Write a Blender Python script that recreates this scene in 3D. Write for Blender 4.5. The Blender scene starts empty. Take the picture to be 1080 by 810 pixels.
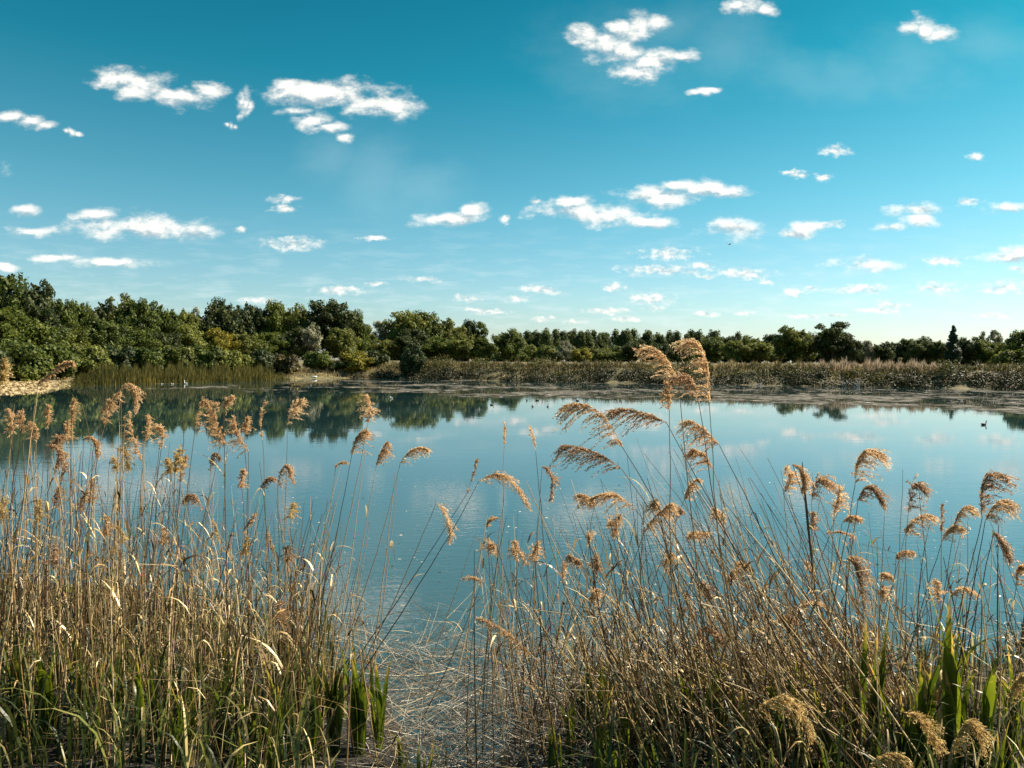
import bpy, math, random
import numpy as np
from mathutils import Vector, Matrix, Euler

random.seed(7)
RNG = np.random.default_rng(11)
C = bpy.context.scene.collection
S = bpy.context.scene
R = math.radians

# ------------------------------------------------------------------ camera
CAM_H = 2.5
cam = bpy.data.cameras.new('camera')
cam.lens = 26; cam.sensor_width = 36; cam.clip_start = 0.05; cam.clip_end = 20000
camo = bpy.data.objects.new('camera', cam); C.objects.link(camo)
rot = (Euler((R(90 - 1.83), 0, 0)).to_matrix() @ Matrix.Rotation(R(0.49), 3, 'Z'))
camo.matrix_world = Matrix.Translation((0, 0, CAM_H)) @ rot.to_4x4()
S.camera = camo
FPX = 780.0

def P(px, py, d):
    """world point seen at photo pixel (1080x810), at depth d along +Y"""
    v = rot @ Vector(((px - 540) / FPX, -(py - 405) / FPX, -1))
    v = v * (d / v.y)
    return Vector((v.x, v.y, v.z + CAM_H))

def uv_of(px, py):
    v = rot @ Vector(((px - 540) / FPX, -(py - 405) / FPX, -1))
    return v.x / v.y, v.z / v.y

# ------------------------------------------------------------------ tagging
def tag(o, label=None, cat=None, group=None, kind=None):
    if label: o['label'] = label
    if cat: o['category'] = cat
    if group: o['group'] = group
    if kind: o['kind'] = kind
    return o

def empty(name, loc, rz=0.0):
    o = bpy.data.objects.new(name, None); C.objects.link(o)
    o.location = loc; o.rotation_euler = (0, 0, rz); o.empty_display_size = 0.1
    return o

def np_mesh(name, V, F, smooth=False):
    V = np.asarray(V, dtype=np.float32); F = np.asarray(F, dtype=np.int32)
    me = bpy.data.meshes.new(name)
    n, k = F.shape
    me.vertices.add(len(V)); me.vertices.foreach_set('co', V.ravel())
    me.loops.add(n * k); me.loops.foreach_set('vertex_index', F.ravel())
    me.polygons.add(n)
    me.polygons.foreach_set('loop_start', np.arange(0, n * k, k, dtype=np.int32))
    me.polygons.foreach_set('loop_total', np.full(n, k, dtype=np.int32))
    me.update(calc_edges=True)
    if smooth:
        me.polygons.foreach_set('use_smooth', np.ones(n, dtype=bool))
    return me

def link(name, me, mat, parent=None, loc=None):
    o = bpy.data.objects.new(name, me); C.objects.link(o)
    if mat is not None and len(me.materials) == 0: me.materials.append(mat)
    if parent is not None: o.parent = parent
    if loc is not None: o.location = loc
    return o

class QB:
    """collects quad geometry"""
    def __init__(s): s.V = []; s.F = []; s.n = 0
    def add(s, V, F):
        V = np.asarray(V, float); F = np.asarray(F, int)
        s.V.append(V); s.F.append(F + s.n); s.n += len(V)
    def tube(s, pts, rad, sides=4):
        pts = np.asarray(pts, float); n = len(pts); rad = np.broadcast_to(rad, (n,))
        T = np.gradient(pts, axis=0); T /= np.linalg.norm(T, axis=1)[:, None] + 1e-9
        ref = np.array([0.31, 0.93, 0.12]) if abs(T[0][2]) > 0.7 else np.array([0.1, 0.05, 1.0])
        A = np.cross(T, ref); A /= np.linalg.norm(A, axis=1)[:, None] + 1e-9
        B = np.cross(T, A)
        a = np.arange(sides) * 2 * np.pi / sides
        ring = A[:, None, :] * np.cos(a)[None, :, None] + B[:, None, :] * np.sin(a)[None, :, None]
        V = (pts[:, None, :] + ring * rad[:, None, None]).reshape(-1, 3)
        i = np.arange(n - 1)[:, None] * sides; j = np.arange(sides)[None, :]; j2 = (j + 1) % sides
        F = np.stack([i + j, i + j2, i + sides + j2, i + sides + j], -1).reshape(-1, 4)
        s.add(V, F)
    def strip(s, pts, side, w, fold=0.0, nrm=None):
        """ribbon; fold lifts the midrib to make a V section"""
        pts = np.asarray(pts, float); n = len(pts)
        side = np.asarray(side, float)
        if side.ndim == 1: side = np.repeat(side[None], n, 0)
        w = np.asarray(w)[:, None]
        L = pts - side * w; Rr = pts + side * w
        if fold:
            M = pts - np.asarray(nrm) * w * fold
            V = np.stack([L, M, Rr], 1).reshape(-1, 3)
            i = np.arange(n - 1)[:, None] * 3
            F = np.concatenate([np.concatenate([i, i + 1, i + 4, i + 3], 1), np.concatenate([i + 1, i + 2, i + 5, i + 4], 1)])
        else:
            V = np.stack([L, Rr], 1).reshape(-1, 3)
            i = np.arange(n - 1)[:, None] * 2
            F = np.concatenate([i, i + 1, i + 3, i + 2], 1)
        s.add(V, F)
    def quads(s, c, u, v):
        c = np.asarray(c); V = np.stack([c - u - v, c + u - v, c + u + v, c - u + v], 1).reshape(-1, 3)
        F = np.arange(len(c) * 4).reshape(-1, 4)
        s.add(V, F)
    def mesh(s, name, smooth=False):
        return np_mesh(name, np.concatenate(s.V), np.concatenate(s.F), smooth)
    def build(s, name, mat, parent=None, smooth=False, loc=None):
        return link(name, s.mesh(name, smooth), mat, parent, loc)

def unit(a):
    a = np.asarray(a, float); return a / (np.linalg.norm(a, axis=-1, keepdims=True) + 1e-9)
def rand_dirs(n, rng=RNG):
    return unit(rng.normal(size=(n, 3)))

def bez(p0, p1, p2, n):
    t = np.linspace(0, 1, n)[:, None]
    return (1 - t) ** 2 * np.asarray(p0) + 2 * t * (1 - t) * np.asarray(p1) + t ** 2 * np.asarray(p2)

# ------------------------------------------------------------------ materials
def new_mat(name):
    m = bpy.data.materials.new(name); m.use_nodes = True
    m.node_tree.nodes.clear(); return m, m.node_tree

def ramp(nt, stops, fac):
    r = nt.nodes.new('ShaderNodeValToRGB'); el = r.color_ramp.elements
    while len(el) > 1: el.remove(el[-1])
    el[0].position = stops[0][0]; el[0].color = (*stops[0][1], 1)
    for p, c in stops[1:]:
        e = el.new(p); e.color = (*c, 1)
    nt.links.new(fac, r.inputs[0]); return r.outputs[0]

def leaf_mat(name, stops, trans=0.35, scale=0.0, rough=0.6, objvar=0.0, spec=0.3, tcol=None, tip=None):
    """plant tissue: diffuse + translucent + a little gloss; colour varies per leaf and per plant"""
    m, nt = new_mat(name); N = nt.nodes; L = nt.links
    geo = N.new('ShaderNodeNewGeometry'); oi = N.new('ShaderNodeObjectInfo')
    fac = geo.outputs['Random Per Island']
    if objvar > 0:
        a = N.new('ShaderNodeMath'); a.operation = 'MULTIPLY'; a.inputs[1].default_value = 1 - objvar; L.new(fac, a.inputs[0])
        b = N.new('ShaderNodeMath'); b.operation = 'MULTIPLY_ADD'; b.inputs[1].default_value = objvar
        L.new(oi.outputs['Random'], b.inputs[0]); L.new(a.outputs[0], b.inputs[2]); fac = b.outputs[0]
    if scale:
        tc = N.new('ShaderNodeTexCoord'); nz = N.new('ShaderNodeTexNoise'); nz.inputs['Scale'].default_value = scale; nz.inputs['Detail'].default_value = 4
        L.new(tc.outputs['Object'], nz.inputs['Vector'])
        mx = N.new('ShaderNodeMath'); mx.operation = 'MULTIPLY_ADD'; mx.inputs[1].default_value = 0.9
        sb = N.new('ShaderNodeMath'); sb.operation = 'SUBTRACT'; sb.inputs[1].default_value = 0.5
        L.new(nz.outputs['Fac'], sb.inputs[0]); L.new(sb.outputs[0], mx.inputs[0]); L.new(fac, mx.inputs[2]); fac = mx.outputs[0]
    col = ramp(nt, stops, fac)
    if tip:
        tc2 = N.new('ShaderNodeTexCoord'); sp2 = N.new('ShaderNodeSeparateXYZ'); L.new(tc2.outputs['Object'], sp2.inputs[0])
        n2 = N.new('ShaderNodeTexNoise'); n2.inputs['Scale'].default_value = 9; n2.inputs['Detail'].default_value = 4; L.new(tc2.outputs['Object'], n2.inputs['Vector'])
        e1 = N.new('ShaderNodeMath'); e1.operation = 'MULTIPLY_ADD'; L.new(n2.outputs['Fac'], e1.inputs[0]); e1.inputs[1].default_value = .7; L.new(sp2.outputs['Z'], e1.inputs[2])
        e2 = N.new('ShaderNodeMapRange'); L.new(e1.outputs[0], e2.inputs[0]); e2.inputs[1].default_value = 1.08; e2.inputs[2].default_value = 1.25
        mt_ = N.new('ShaderNodeMix'); mt_.data_type = 'RGBA'; L.new(e2.outputs[0], mt_.inputs[0]); L.new(col, mt_.inputs[6]); mt_.inputs[7].default_value = (*tip, 1); col = mt_.outputs[2]
    p = N.new('ShaderNodeBsdfPrincipled'); p.inputs['Roughness'].default_value = rough
    p.inputs['Specular IOR Level'].default_value = spec
    L.new(col, p.inputs['Base Color'])
    t = N.new('ShaderNodeBsdfTranslucent')
    if tcol:
        mm = N.new('ShaderNodeMix'); mm.data_type = 'RGBA'; mm.blend_type = 'MULTIPLY'; mm.inputs[0].default_value = 1
        L.new(col, mm.inputs[6]); mm.inputs[7].default_value = (*tcol, 1); L.new(mm.outputs[2], t.inputs[0])
    else: L.new(col, t.inputs[0])
    mix = N.new('ShaderNodeMixShader'); mix.inputs[0].default_value = trans
    L.new(p.outputs[0], mix.inputs[1]); L.new(t.outputs[0], mix.inputs[2])
    o = N.new('ShaderNodeOutputMaterial'); L.new(mix.outputs[0], o.inputs[0])
    return m

M = {}
# tree foliage
M['oak'] = leaf_mat('oak_leaves', [(0, (.025, .04, .010)), (.5, (.08, .11, .018)), (1, (.22, .24, .04))], .42, .35, objvar=.25)
M['olive'] = leaf_mat('olive_leaves', [(0, (.05, .062, .014)), (.5, (.125, .145, .026)), (1, (.29, .29, .065))], .42, .35, objvar=.25)
M['dark'] = leaf_mat('dark_leaves', [(0, (.015, .03, .012)), (.6, (.045, .064, .018)), (1, (.12, .13, .036))], .35, .35, objvar=.2)
M['silver'] = leaf_mat('silver_leaves', [(0, (.09, .095, .05)), (.5, (.24, .235, .14)), (1, (.5, .47, .34))], .25, .4)
M['yellow'] = leaf_mat('yellow_leaves', [(0, (.08, .085, .01)), (.5, (.2, .18, .02)), (1, (.42, .33, .05))], .45, .4)
M['conifer'] = leaf_mat('conifer_needles', [(0, (.012, .028, .016)), (.6, (.025, .05, .022)), (1, (.05, .08, .03))], .12, .4)
M['far'] = leaf_mat('far_leaves', [(0, (.035, .05, .018)), (.5, (.08, .105, .03)), (1, (.19, .21, .06))], .42, .3, objvar=.25)
M['scrub'] = leaf_mat('scrub_leaves', [(0, (.015, .018, .008)), (.5, (.045, .043, .014)), (.8, (.11, .085, .025)), (1, (.24, .17, .06))], .25, .25)
M['bankshade'] = leaf_mat('shade_toned_scrub', [(0, (.010, .013, .007)), (.5, (.03, .032, .012)), (1, (.085, .075, .025))], .2, .25)  # shade of the bank face is put into this leaf colour
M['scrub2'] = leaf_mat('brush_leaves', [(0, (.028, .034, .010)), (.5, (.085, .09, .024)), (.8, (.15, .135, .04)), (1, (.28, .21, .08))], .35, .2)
M['tangrass'] = leaf_mat('tan_grass_blades', [(0, (.16, .11, .045)), (.5, (.34, .25, .11)), (1, (.55, .43, .24))], .3, .2)
M['pinkplume'] = leaf_mat('pale_far_plumes', [(0, (.3, .2, .13)), (1, (.62, .48, .36))], .35)
M['fringe'] = leaf_mat('fringe_reed_blades', [(0, (.025, .028, .008)), (.5, (.075, .075, .018)), (1, (.27, .22, .06))], .35, .25)
# near reeds
M['stem'] = leaf_mat('reed_stem', [(0, (.04, .022, .012)), (.4, (.15, .08, .036)), (.72, (.46, .30, .14)), (1, (.85, .66, .40))], .15, .0, objvar=.6, spec=.45, rough=.42)
M['dstem'] = leaf_mat('reed_stem_mass', [(0, (.03, .017, .009)), (.4, (.13, .072, .03)), (.68, (.46, .30, .12)), (1, (.88, .68, .40))], .12, .0, spec=.45, rough=.42)
M['plume'] = leaf_mat('reed_plume', [(0, (.3, .165, .075)), (.5, (.66, .43, .22)), (1, (.9, .72, .48))], .55, .0, objvar=.25)
M['gplume'] = leaf_mat('golden_plume', [(0, (.26, .15, .04)), (.5, (.54, .37, .14)), (1, (.85, .66, .34))], .55, .0)
M['dplume'] = leaf_mat('dark_plume', [(0, (.16, .085, .045)), (.5, (.42, .25, .13)), (1, (.8, .58, .38))], .5, .0)
M['dryleaf'] = leaf_mat('dry_reed_leaf', [(0, (.3, .2, .09)), (.6, (.55, .43, .22)), (1, (.75, .66, .42))], .4, .0)
M['green'] = leaf_mat('green_blade', [(0, (.014, .032, .009)), (.45, (.042, .07, .013)), (.88, (.17, .20, .03)), (1, (.5, .42, .14))], .5, 1.2, objvar=.2, spec=.5, rough=.35, tcol=(1.6, 1.5, .5), tip=(.38, .27, .12))
M['grass'] = leaf_mat('low_green_blades', [(0, (.010, .022, .008)), (.45, (.034, .052, .011)), (.84, (.14, .15, .03)), (1, (.65, .52, .24))], .35, .8, spec=.4, rough=.45)
M['darkleaf'] = leaf_mat('dark_dry_leaf', [(0, (.05, .03, .02)), (1, (.12, .08, .05))], .1, 8)
M['litter'] = leaf_mat('dead_litter_stalks', [(0, (.10, .08, .06)), (.5, (.3, .25, .19)), (1, (.62, .56, .46))], .05, 0, spec=.5, rough=.4)

def bark_mat(name, c1, c2, sc=6):
    m, nt = new_mat(name); N = nt.nodes; L = nt.links
    tc = N.new('ShaderNodeTexCoord'); nz = N.new('ShaderNodeTexNoise'); nz.inputs['Scale'].default_value = sc; nz.inputs['Detail'].default_value = 8
    mp = N.new('ShaderNodeMapping'); mp.inputs['Scale'].default_value = (1, 1, .2)
    L.new(tc.outputs['Object'], mp.inputs[0]); L.new(mp.outputs[0], nz.inputs['Vector'])
    col = ramp(nt, [(.35, c1), (.65, c2)], nz.outputs['Fac'])
    p = N.new('ShaderNodeBsdfPrincipled'); p.inputs['Roughness'].default_value = .85; L.new(col, p.inputs['Base Color'])
    bp = N.new('ShaderNodeBump'); bp.inputs['Strength'].default_value = .6; L.new(nz.outputs['Fac'], bp.inputs['Height']); L.new(bp.outputs[0], p.inputs['Normal'])
    o = N.new('ShaderNodeOutputMaterial'); L.new(p.outputs[0], o.inputs[0]); return m
M['bark'] = bark_mat('bark', (.04, .03, .02), (.13, .1, .075))
M['deadwood'] = bark_mat('dead_wood', (.3, .25, .22), (.6, .53, .48))
M['stone'] = bark_mat('pale_stone', (.45, .43, .38), (.75, .72, .66), 3)
def plain(name, c1, c2, rough=.6, sc=30):
    m, nt = new_mat(name); N = nt.nodes; L = nt.links
    nz = N.new('ShaderNodeTexNoise'); nz.inputs['Scale'].default_value = sc; nz.inputs['Detail'].default_value = 5
    tc = N.new('ShaderNodeTexCoord'); L.new(tc.outputs['Object'], nz.inputs['Vector'])
    p = N.new('ShaderNodeBsdfPrincipled'); p.inputs['Roughness'].default_value = rough
    L.new(ramp(nt, [(.4, c1), (.6, c2)], nz.outputs['Fac']), p.inputs['Base Color'])
    o = N.new('ShaderNodeOutputMaterial'); L.new(p.outputs[0], o.inputs[0]); return m
M['swan'] = plain('white_feathers', (.78, .77, .74), (.85, .84, .8))
M['coot'] = plain('black_feathers', (.012, .013, .015), (.025, .026, .03))
M['duck'] = plain('brown_feathers', (.03, .025, .02), (.08, .06, .045))
M['bill'] = plain('orange_bill', (.6, .2, .03), (.7, .26, .04))
M['wbill'] = plain('white_bill', (.75, .72, .68), (.8, .78, .74))

# ------------------------------------------------------------------ lake outline and ground
def tab(t): 
    a = np.array(t, float); return lambda x: np.interp(x, a[:, 0], a[:, 1])
FAR = tab([(-500, 38), (-100, 42), (0, 47), (45, 50), (78, 62), (150, 69), (200, 73), (280, 84), (330, 93), (380, 96), (500, 92), (600, 87), (750, 83), (900, 79), (1080, 74), (1300, 66), (1700, 50)])
NEAR = tab([(-500, 11), (-200, 9.5), (0, 8.6), (150, 7.8), (300, 6.9), (390, 5.3), (460, 4.5), (560, 4.9), (640, 6.0), (800, 6.2), (1080, 6.2), (1300, 7.0), (1700, 9)])
BANK = tab([(-200, .5), (80, .5), (300, .7), (360, 1.0), (420, 1.65), (700, 1.8), (1300, 1.95)])
BW = tab([(-100, 18), (60, 16), (90, 5), (1300, 5)])
def shores(az):
    """az: azimuth in radians from +Y towards +X, returns radial near, far"""
    a = np.clip(az, R(-58), R(58)); px = 540 + 780 * np.tan(a)
    px = np.clip(px, -500, 1700)
    n = NEAR(px) / np.cos(a); f = FAR(px) / np.cos(a)
    k = np.clip((np.abs(az) - R(50)) / R(35), 0, 1); k = k * k * (3 - 2 * k)
    n = n * (1 - k) + 40 * k; f = f * (1 - k) + 40 * k
    return n, f
def sm(x): x = np.clip(x, 0, 1); return x * x * (3 - 2 * x)
def wob(x, y): return (np.sin(x * .31 + 1.3 * np.sin(y * .17)) + np.sin(y * .43 + x * .11 + 2) + .5 * np.sin(x * 1.3 + y * .9)) / 2.5
def ground(x, y):
    x = np.asarray(x, float); y = np.asarray(y, float)
    r = np.hypot(x, y); az = np.arctan2(x, y); n, f = shores(az)
    a = np.clip(az, R(-58), R(58)); px = np.clip(540 + 780 * np.tan(a), -500, 1700)
    n = n + .35 * np.sin(az * 23) + .2 * np.sin(az * 61)
    f = f + .8 * np.sin(az * 31) + .4 * np.sin(az * 77)
    z1 = .9 * np.clip(1 - r / n, 0, 1) ** 1.3 + .02 * wob(x * 3, y * 3) * (r < n)
    w = BW(px); b = BANK(px)
    z2 = b * sm((r - f) / w) + np.clip((r - f) / 60, 0, 1) * .5 * wob(x * .1, y * .1) + np.clip((r - f) / 8, 0, 1) * .08 * wob(x, y)
    zb = -.9 * sm((r - n) / 3) * sm((f - r) / 5) - .02
    return np.where(r < n, z1, np.where(r > f, z2, zb))
def G(x, y): return float(ground(x, y))

azs = np.concatenate([np.arange(-180, -50, 4), np.arange(-50, 50, .5), np.arange(50, 180.1, 4)])
azs = np.unique(np.concatenate([azs, [180]]))
t1 = np.linspace(0.04, 1.0, 26)
t2 = np.linspace(0, 1, 14)[1:-1]
t3 = np.array([0, .3, .8, 1.5, 2.5, 3.5, 5, 7, 10, 14, 19, 26, 40, 60, 100, 200, 500, 1200, 3500])
V = []; 
for a in azs:
    ar = R(a); n, f = shores(ar)
    rr = np.concatenate([n * t1, n + .4 + (f - n - .6) * t2, f + t3])
    xs = rr * math.sin(ar); ys = rr * math.cos(ar)
    V.append(np.stack([xs, ys, ground(xs, ys)], 1))
nr = V[0].shape[0]; V = np.concatenate(V)
i = np.arange(len(azs) - 1)[:, None] * nr; j = np.arange(nr - 1)[None]
F = np.stack([i + j, i + j + 1, i + nr + j + 1, i + nr + j], -1).reshape(-1, 4)[:, ::-1]
gm, nt = new_mat('ground'); N = nt.nodes; L = nt.links
tc = N.new('ShaderNodeTexCoord'); sep = N.new('ShaderNodeSeparateXYZ'); L.new(tc.outputs['Object'], sep.inputs[0])
nz = N.new('ShaderNodeTexNoise'); nz.inputs['Scale'].default_value = .6; nz.inputs['Detail'].default_value = 10; L.new(tc.outputs['Object'], nz.inputs['Vector'])
grass = ramp(nt, [(.3, (.03, .035, .014)), (.5, (.1, .085, .035)), (.7, (.24, .18, .08))], nz.outputs['Fac'])
nz2 = N.new('ShaderNodeTexNoise'); nz2.inputs['Scale'].default_value = 1.6; nz2.inputs['Detail'].default_value = 12; nz2.inputs['Roughness'].default_value = .7; L.new(tc.outputs['Object'], nz2.inputs['Vector'])
sand = ramp(nt, [(.36, (.16, .12, .07)), (.5, (.42, .32, .19)), (.64, (.62, .5, .33))], nz2.outputs['Fac'])
mud = ramp(nt, [(.35, (.008, .008, .006)), (.6, (.03, .026, .019))], nz2.outputs['Fac'])
def math_node(op, a, b=None, c=None, clamp=False):
    m = N.new('ShaderNodeMath'); m.operation = op; m.use_clamp = clamp
    for k, v in enumerate((a, b, c)):
        if v is None: continue
        if isinstance(v, (int, float)): m.inputs[k].default_value = v
        else: L.new(v, m.inputs[k])
    return m.outputs[0]
# sand on the western spit: x < -0.585*y  and 40<y<95
sx = math_node('MULTIPLY_ADD', sep.outputs['Y'], -.60, math_node('MULTIPLY', sep.outputs['X'], -1))
sx = math_node('MULTIPLY', math_node('ADD', sx, math_node('MULTIPLY', math_node('SUBTRACT', nz.outputs['Fac'], .5), 6)), .5, clamp=True)
sy = math_node('MULTIPLY', math_node('SUBTRACT', 68, sep.outputs['Y']), .2, clamp=True)
sy2 = math_node('MULTIPLY', math_node('SUBTRACT', sep.outputs['Y'], 30), .2, clamp=True)
sf = math_node('MULTIPLY', math_node('MULTIPLY', sx, sy), sy2)
mx = N.new('ShaderNodeMix'); mx.data_type = 'RGBA'; L.new(sf, mx.inputs[0]); L.new(grass, mx.inputs[6]); L.new(sand, mx.inputs[7])
mf = math_node('MULTIPLY', math_node('SUBTRACT', 14, sep.outputs['Y']), .3, clamp=True)
mx2 = N.new('ShaderNodeMix'); mx2.data_type = 'RGBA'; L.new(mf, mx2.inputs[0]); L.new(mx.outputs[2], mx2.inputs[6]); L.new(mud, mx2.inputs[7])
p = N.new('ShaderNodeBsdfPrincipled'); p.inputs['Roughness'].default_value = .9; L.new(mx2.outputs[2], p.inputs['Base Color'])
bp = N.new('ShaderNodeBump'); bp.inputs['Strength'].default_value = .8; bp.inputs['Distance'].default_value = .15; L.new(nz2.outputs['Fac'], bp.inputs['Height']); L.new(bp.outputs[0], p.inputs['Normal'])
o = N.new('ShaderNodeOutputMaterial'); L.new(p.outputs[0], o.inputs[0])
tag(link('ground', np_mesh('ground', V, F, True), gm), kind='structure')

# ------------------------------------------------------------------ lake water
wm, nt = new_mat('lake_water'); N = nt.nodes; L = nt.links
tc = N.new('ShaderNodeTexCoord')
def wnoise(sc, stretch, detail=3, rz=0.0):
    mp = N.new('ShaderNodeMapping'); mp.inputs['Scale'].default_value = stretch; mp.inputs['Rotation'].default_value = (0, 0, rz)
    nn = N.new('ShaderNodeTexNoise'); nn.inputs['Scale'].default_value = sc; nn.inputs['Detail'].default_value = detail
    L.new(tc.outputs['Object'], mp.inputs[0]); L.new(mp.outputs[0], nn.inputs['Vector']); return nn.outputs['Fac']
big = wnoise(.12, (1, 1.6, 1), 2)
patch = ramp(nt, [(.4, (.25,) * 3), (.65, (1,) * 3)], big)
h1 = wnoise(1.1, (.55, 1.5, 1), 4, .15)
h2 = wnoise(7, (.7, 1.3, 1), 3, -.3)
sep = N.new('ShaderNodeSeparateXYZ'); L.new(tc.outputs['Object'], sep.inputs[0])
nearf = math_node('MULTIPLY', math_node('SUBTRACT', 24, sep.outputs['Y']), .06, clamp=True)
hh = math_node('ADD', math_node('MULTIPLY', math_node('MULTIPLY', h1, patch), .0024), math_node('MULTIPLY', math_node('MULTIPLY', h2, math_node('ADD', nearf, .05)), .003))
bp = N.new('ShaderNodeBump'); bp.inputs['Strength'].default_value = 1; bp.inputs['Distance'].default_value = 1.0; L.new(hh, bp.inputs['Height'])
p = N.new('ShaderNodeBsdfPrincipled'); p.inputs['Roughness'].default_value = .02; p.inputs['IOR'].default_value = 2.5
bodycol = ramp(nt, [(.3, (.007, .022, .026)), (.7, (.014, .04, .046))], big)
shal = math_node('MULTIPLY', math_node('SUBTRACT', 26, sep.outputs['Y']), .05, clamp=True)   # silty shallows on this side
mxb = N.new('ShaderNodeMix'); mxb.data_type = 'RGBA'; L.new(shal, mxb.inputs[0]); L.new(bodycol, mxb.inputs[6]); mxb.inputs[7].default_value = (.045, .068, .066, 1)
L.new(mxb.outputs[2], p.inputs['Base Color'])
L.new(bp.outputs[0], p.inputs['Normal'])
o = N.new('ShaderNodeOutputMaterial'); L.new(p.outputs[0], o.inputs[0])
# water sheet follows the lake outline and runs a little under both banks
az_w = np.radians(np.arange(-82, 82.1, 1.0)); V = []
for a in az_w:
    n, f = shores(a); rr = np.concatenate([[n - .5], np.linspace(n, f, 8), [f + 1.2]])
    V.append(np.stack([rr * math.sin(a), rr * math.cos(a), np.zeros(10)], 1))
V = np.concatenate(V); nr = 10
i = np.arange(len(az_w) - 1)[:, None] * nr; j = np.arange(nr - 1)[None]
F = np.stack([i + j, i + j + 1, i + nr + j + 1, i + nr + j], -1).reshape(-1, 4)[:, ::-1]
tag(link('water', np_mesh('water', V, F), wm), kind='structure')

# floating weed sheet along the far shore
MATD = tab([(-400, 60), (60, 55), (140, 50), (300, 52), (400, 47), (500, 47), (600, 45), (700, 43), (760, 41), (850, 41), (950, 38), (1080, 34), (1400, 30)])
am, nt = new_mat('floating_weed'); N = nt.nodes; L = nt.links
tc = N.new('ShaderNodeTexCoord'); at = N.new('ShaderNodeAttribute'); at.attribute_name = 'cover'
w1 = wnoise(.17, (.9, .8, 1), 6, .03); w2 = wnoise(.9, (1, .9, 1), 6); w3 = wnoise(3.5, (1, .6, 1), 4)
d = math_node('ADD', math_node('MULTIPLY', math_node('SUBTRACT', w1, .5), 3.4), math_node('MULTIPLY', math_node('SUBTRACT', w2, .5), 2.4))
d = math_node('ADD', d, at.outputs['Fac'])
al = math_node('MULTIPLY', math_node('SUBTRACT', d, .55), 4, clamp=True)
col = ramp(nt, [(.3, (.022, .022, .02)), (.48, (.07, .065, .056)), (.6, (.17, .155, .135)), (.7, (.58, .55, .5))], math_node('ADD', math_node('MULTIPLY', w3, .6), math_node('MULTIPLY', w2, .4)))
p = N.new('ShaderNodeBsdfPrincipled'); p.inputs['Roughness'].default_value = .9; p.inputs['Specular IOR Level'].default_value = .04; L.new(col, p.inputs['Base Color'])
bp = N.new('ShaderNodeBump'); bp.inputs['Strength'].default_value = .5; bp.inputs['Distance'].default_value = .03; L.new(w3, bp.inputs['Height']); L.new(bp.outputs[0], p.inputs['Normal'])
tr = N.new('ShaderNodeBsdfTransparent'); ms = N.new('ShaderNodeMixShader'); L.new(al, ms.inputs[0]); L.new(tr.outputs[0], ms.inputs[1]); L.new(p.outputs[0], ms.inputs[2])
o = N.new('ShaderNodeOutputMaterial'); L.new(ms.outputs[0], o.inputs[0])
V = []; cov = []
az_m = np.radians(np.arange(-50, 50.1, .5)); nr = 14
for a in az_m:
    n, f = shores(a); px = 540 + 780 * math.tan(a); m0 = float(MATD(px)) / math.cos(a)
    t = np.linspace(0, 1, nr); m0 = min(m0, f - 4); rr = m0 + (f + .3 - m0) * t
    V.append(np.stack([rr * math.sin(a), rr * math.cos(a), np.full(nr, .006)], 1))
    k = float(np.interp(px, [-200, 60, 120, 330, 420, 700, 1080], [-.1, -.1, .12, .25, .38, .44, .5]))
    cov.append(k * np.interp(t, [0, .12, .3, .8, 1], [-1.2, 1.4, 1.5, .7, .35]) + np.interp(t, [0, .12, 1], [-.35, 0, 0]))
V = np.concatenate(V); cov = np.concatenate(cov)
i = np.arange(len(az_m) - 1)[:, None] * nr; j = np.arange(nr - 1)[None]
F = np.stack([i + j, i + j + 1, i + nr + j + 1, i + nr + j], -1).reshape(-1, 4)[:, ::-1]
me = np_mesh('floating_weed', V, F); me.attributes.new('cover', 'FLOAT', 'POINT').data.foreach_set('value', cov.astype(np.float32))
tag(link('floating_weed', me, am), 'brown mat of floating weed covering the water along the far bank', 'water weed', kind='stuff')

# ------------------------------------------------------------------ trees
def lobes_for(kind, w, h, rng):
    """list of (centre, radii) foliage clumps for a crown of width w and height h standing on z=0"""
    out = []
    if kind == 'round':
        n = 74
        for k in range(n):
            d = rand_dirs(1, rng)[0]; q = rng.uniform(.35, .95)
            if d[2] > .45: q = min(q, .86) - .06 * rng.random()
            c = np.array([d[0] * w * .5 * q, d[1] * w * .5 * q, h * .54 + d[2] * h * .44 * q])
            tl = 1 - max(0, (c[2] / h - .55)) * .5
            out.append((c, np.array([1, 1, .72]) * w * (.06 + .12 * rng.random() ** 1.6) * tl))
    elif kind == 'airy':
        for k in range(44):
            d = rand_dirs(1, rng)[0]; q = rng.uniform(.2, .8)
            c = np.array([d[0] * w * .48 * q, d[1] * w * .48 * q, h * .58 + d[2] * h * .42 * q])
            out.append((c, np.array([1, 1, .6]) * w * rng.uniform(.05, .13)))
    elif kind == 'poplar':
        for k in range(30):
            z = h * (0.1 + .88 * k / 30); r = w * .5 * math.sin(math.pi * min(1, .25 + .72 * (z / h))) ** .6
            a = rng.uniform(0, 6.28); q = rng.uniform(.2, .75)
            out.append((np.array([math.cos(a) * r * q, math.sin(a) * r * q, z]), np.array([1, 1, 1.5]) * w * rng.uniform(.13, .2)))
    elif kind == 'spire':
        for k in range(44):
            z = h * (0.06 + .92 * (k / 44) ** .9); r = w * .5 * (1 - z / h) ** .85
            a = rng.uniform(0, 6.28)
            out.append((np.array([math.cos(a) * r * .6, math.sin(a) * r * .6, z]), np.array([1, 1, .45]) * (r * .5 + w * .05)))
    elif kind == 'bush':
        for k in range(26):
            d = rand_dirs(1, rng)[0]; q = rng.uniform(.4, .85)
            c = np.array([d[0] * w * .5 * q, d[1] * w * .5 * q, h * .45 + d[2] * h * .42 * q])
            out.append((c, np.array([1, 1, .8]) * w * rng.uniform(.12, .2)))
    return out

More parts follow.
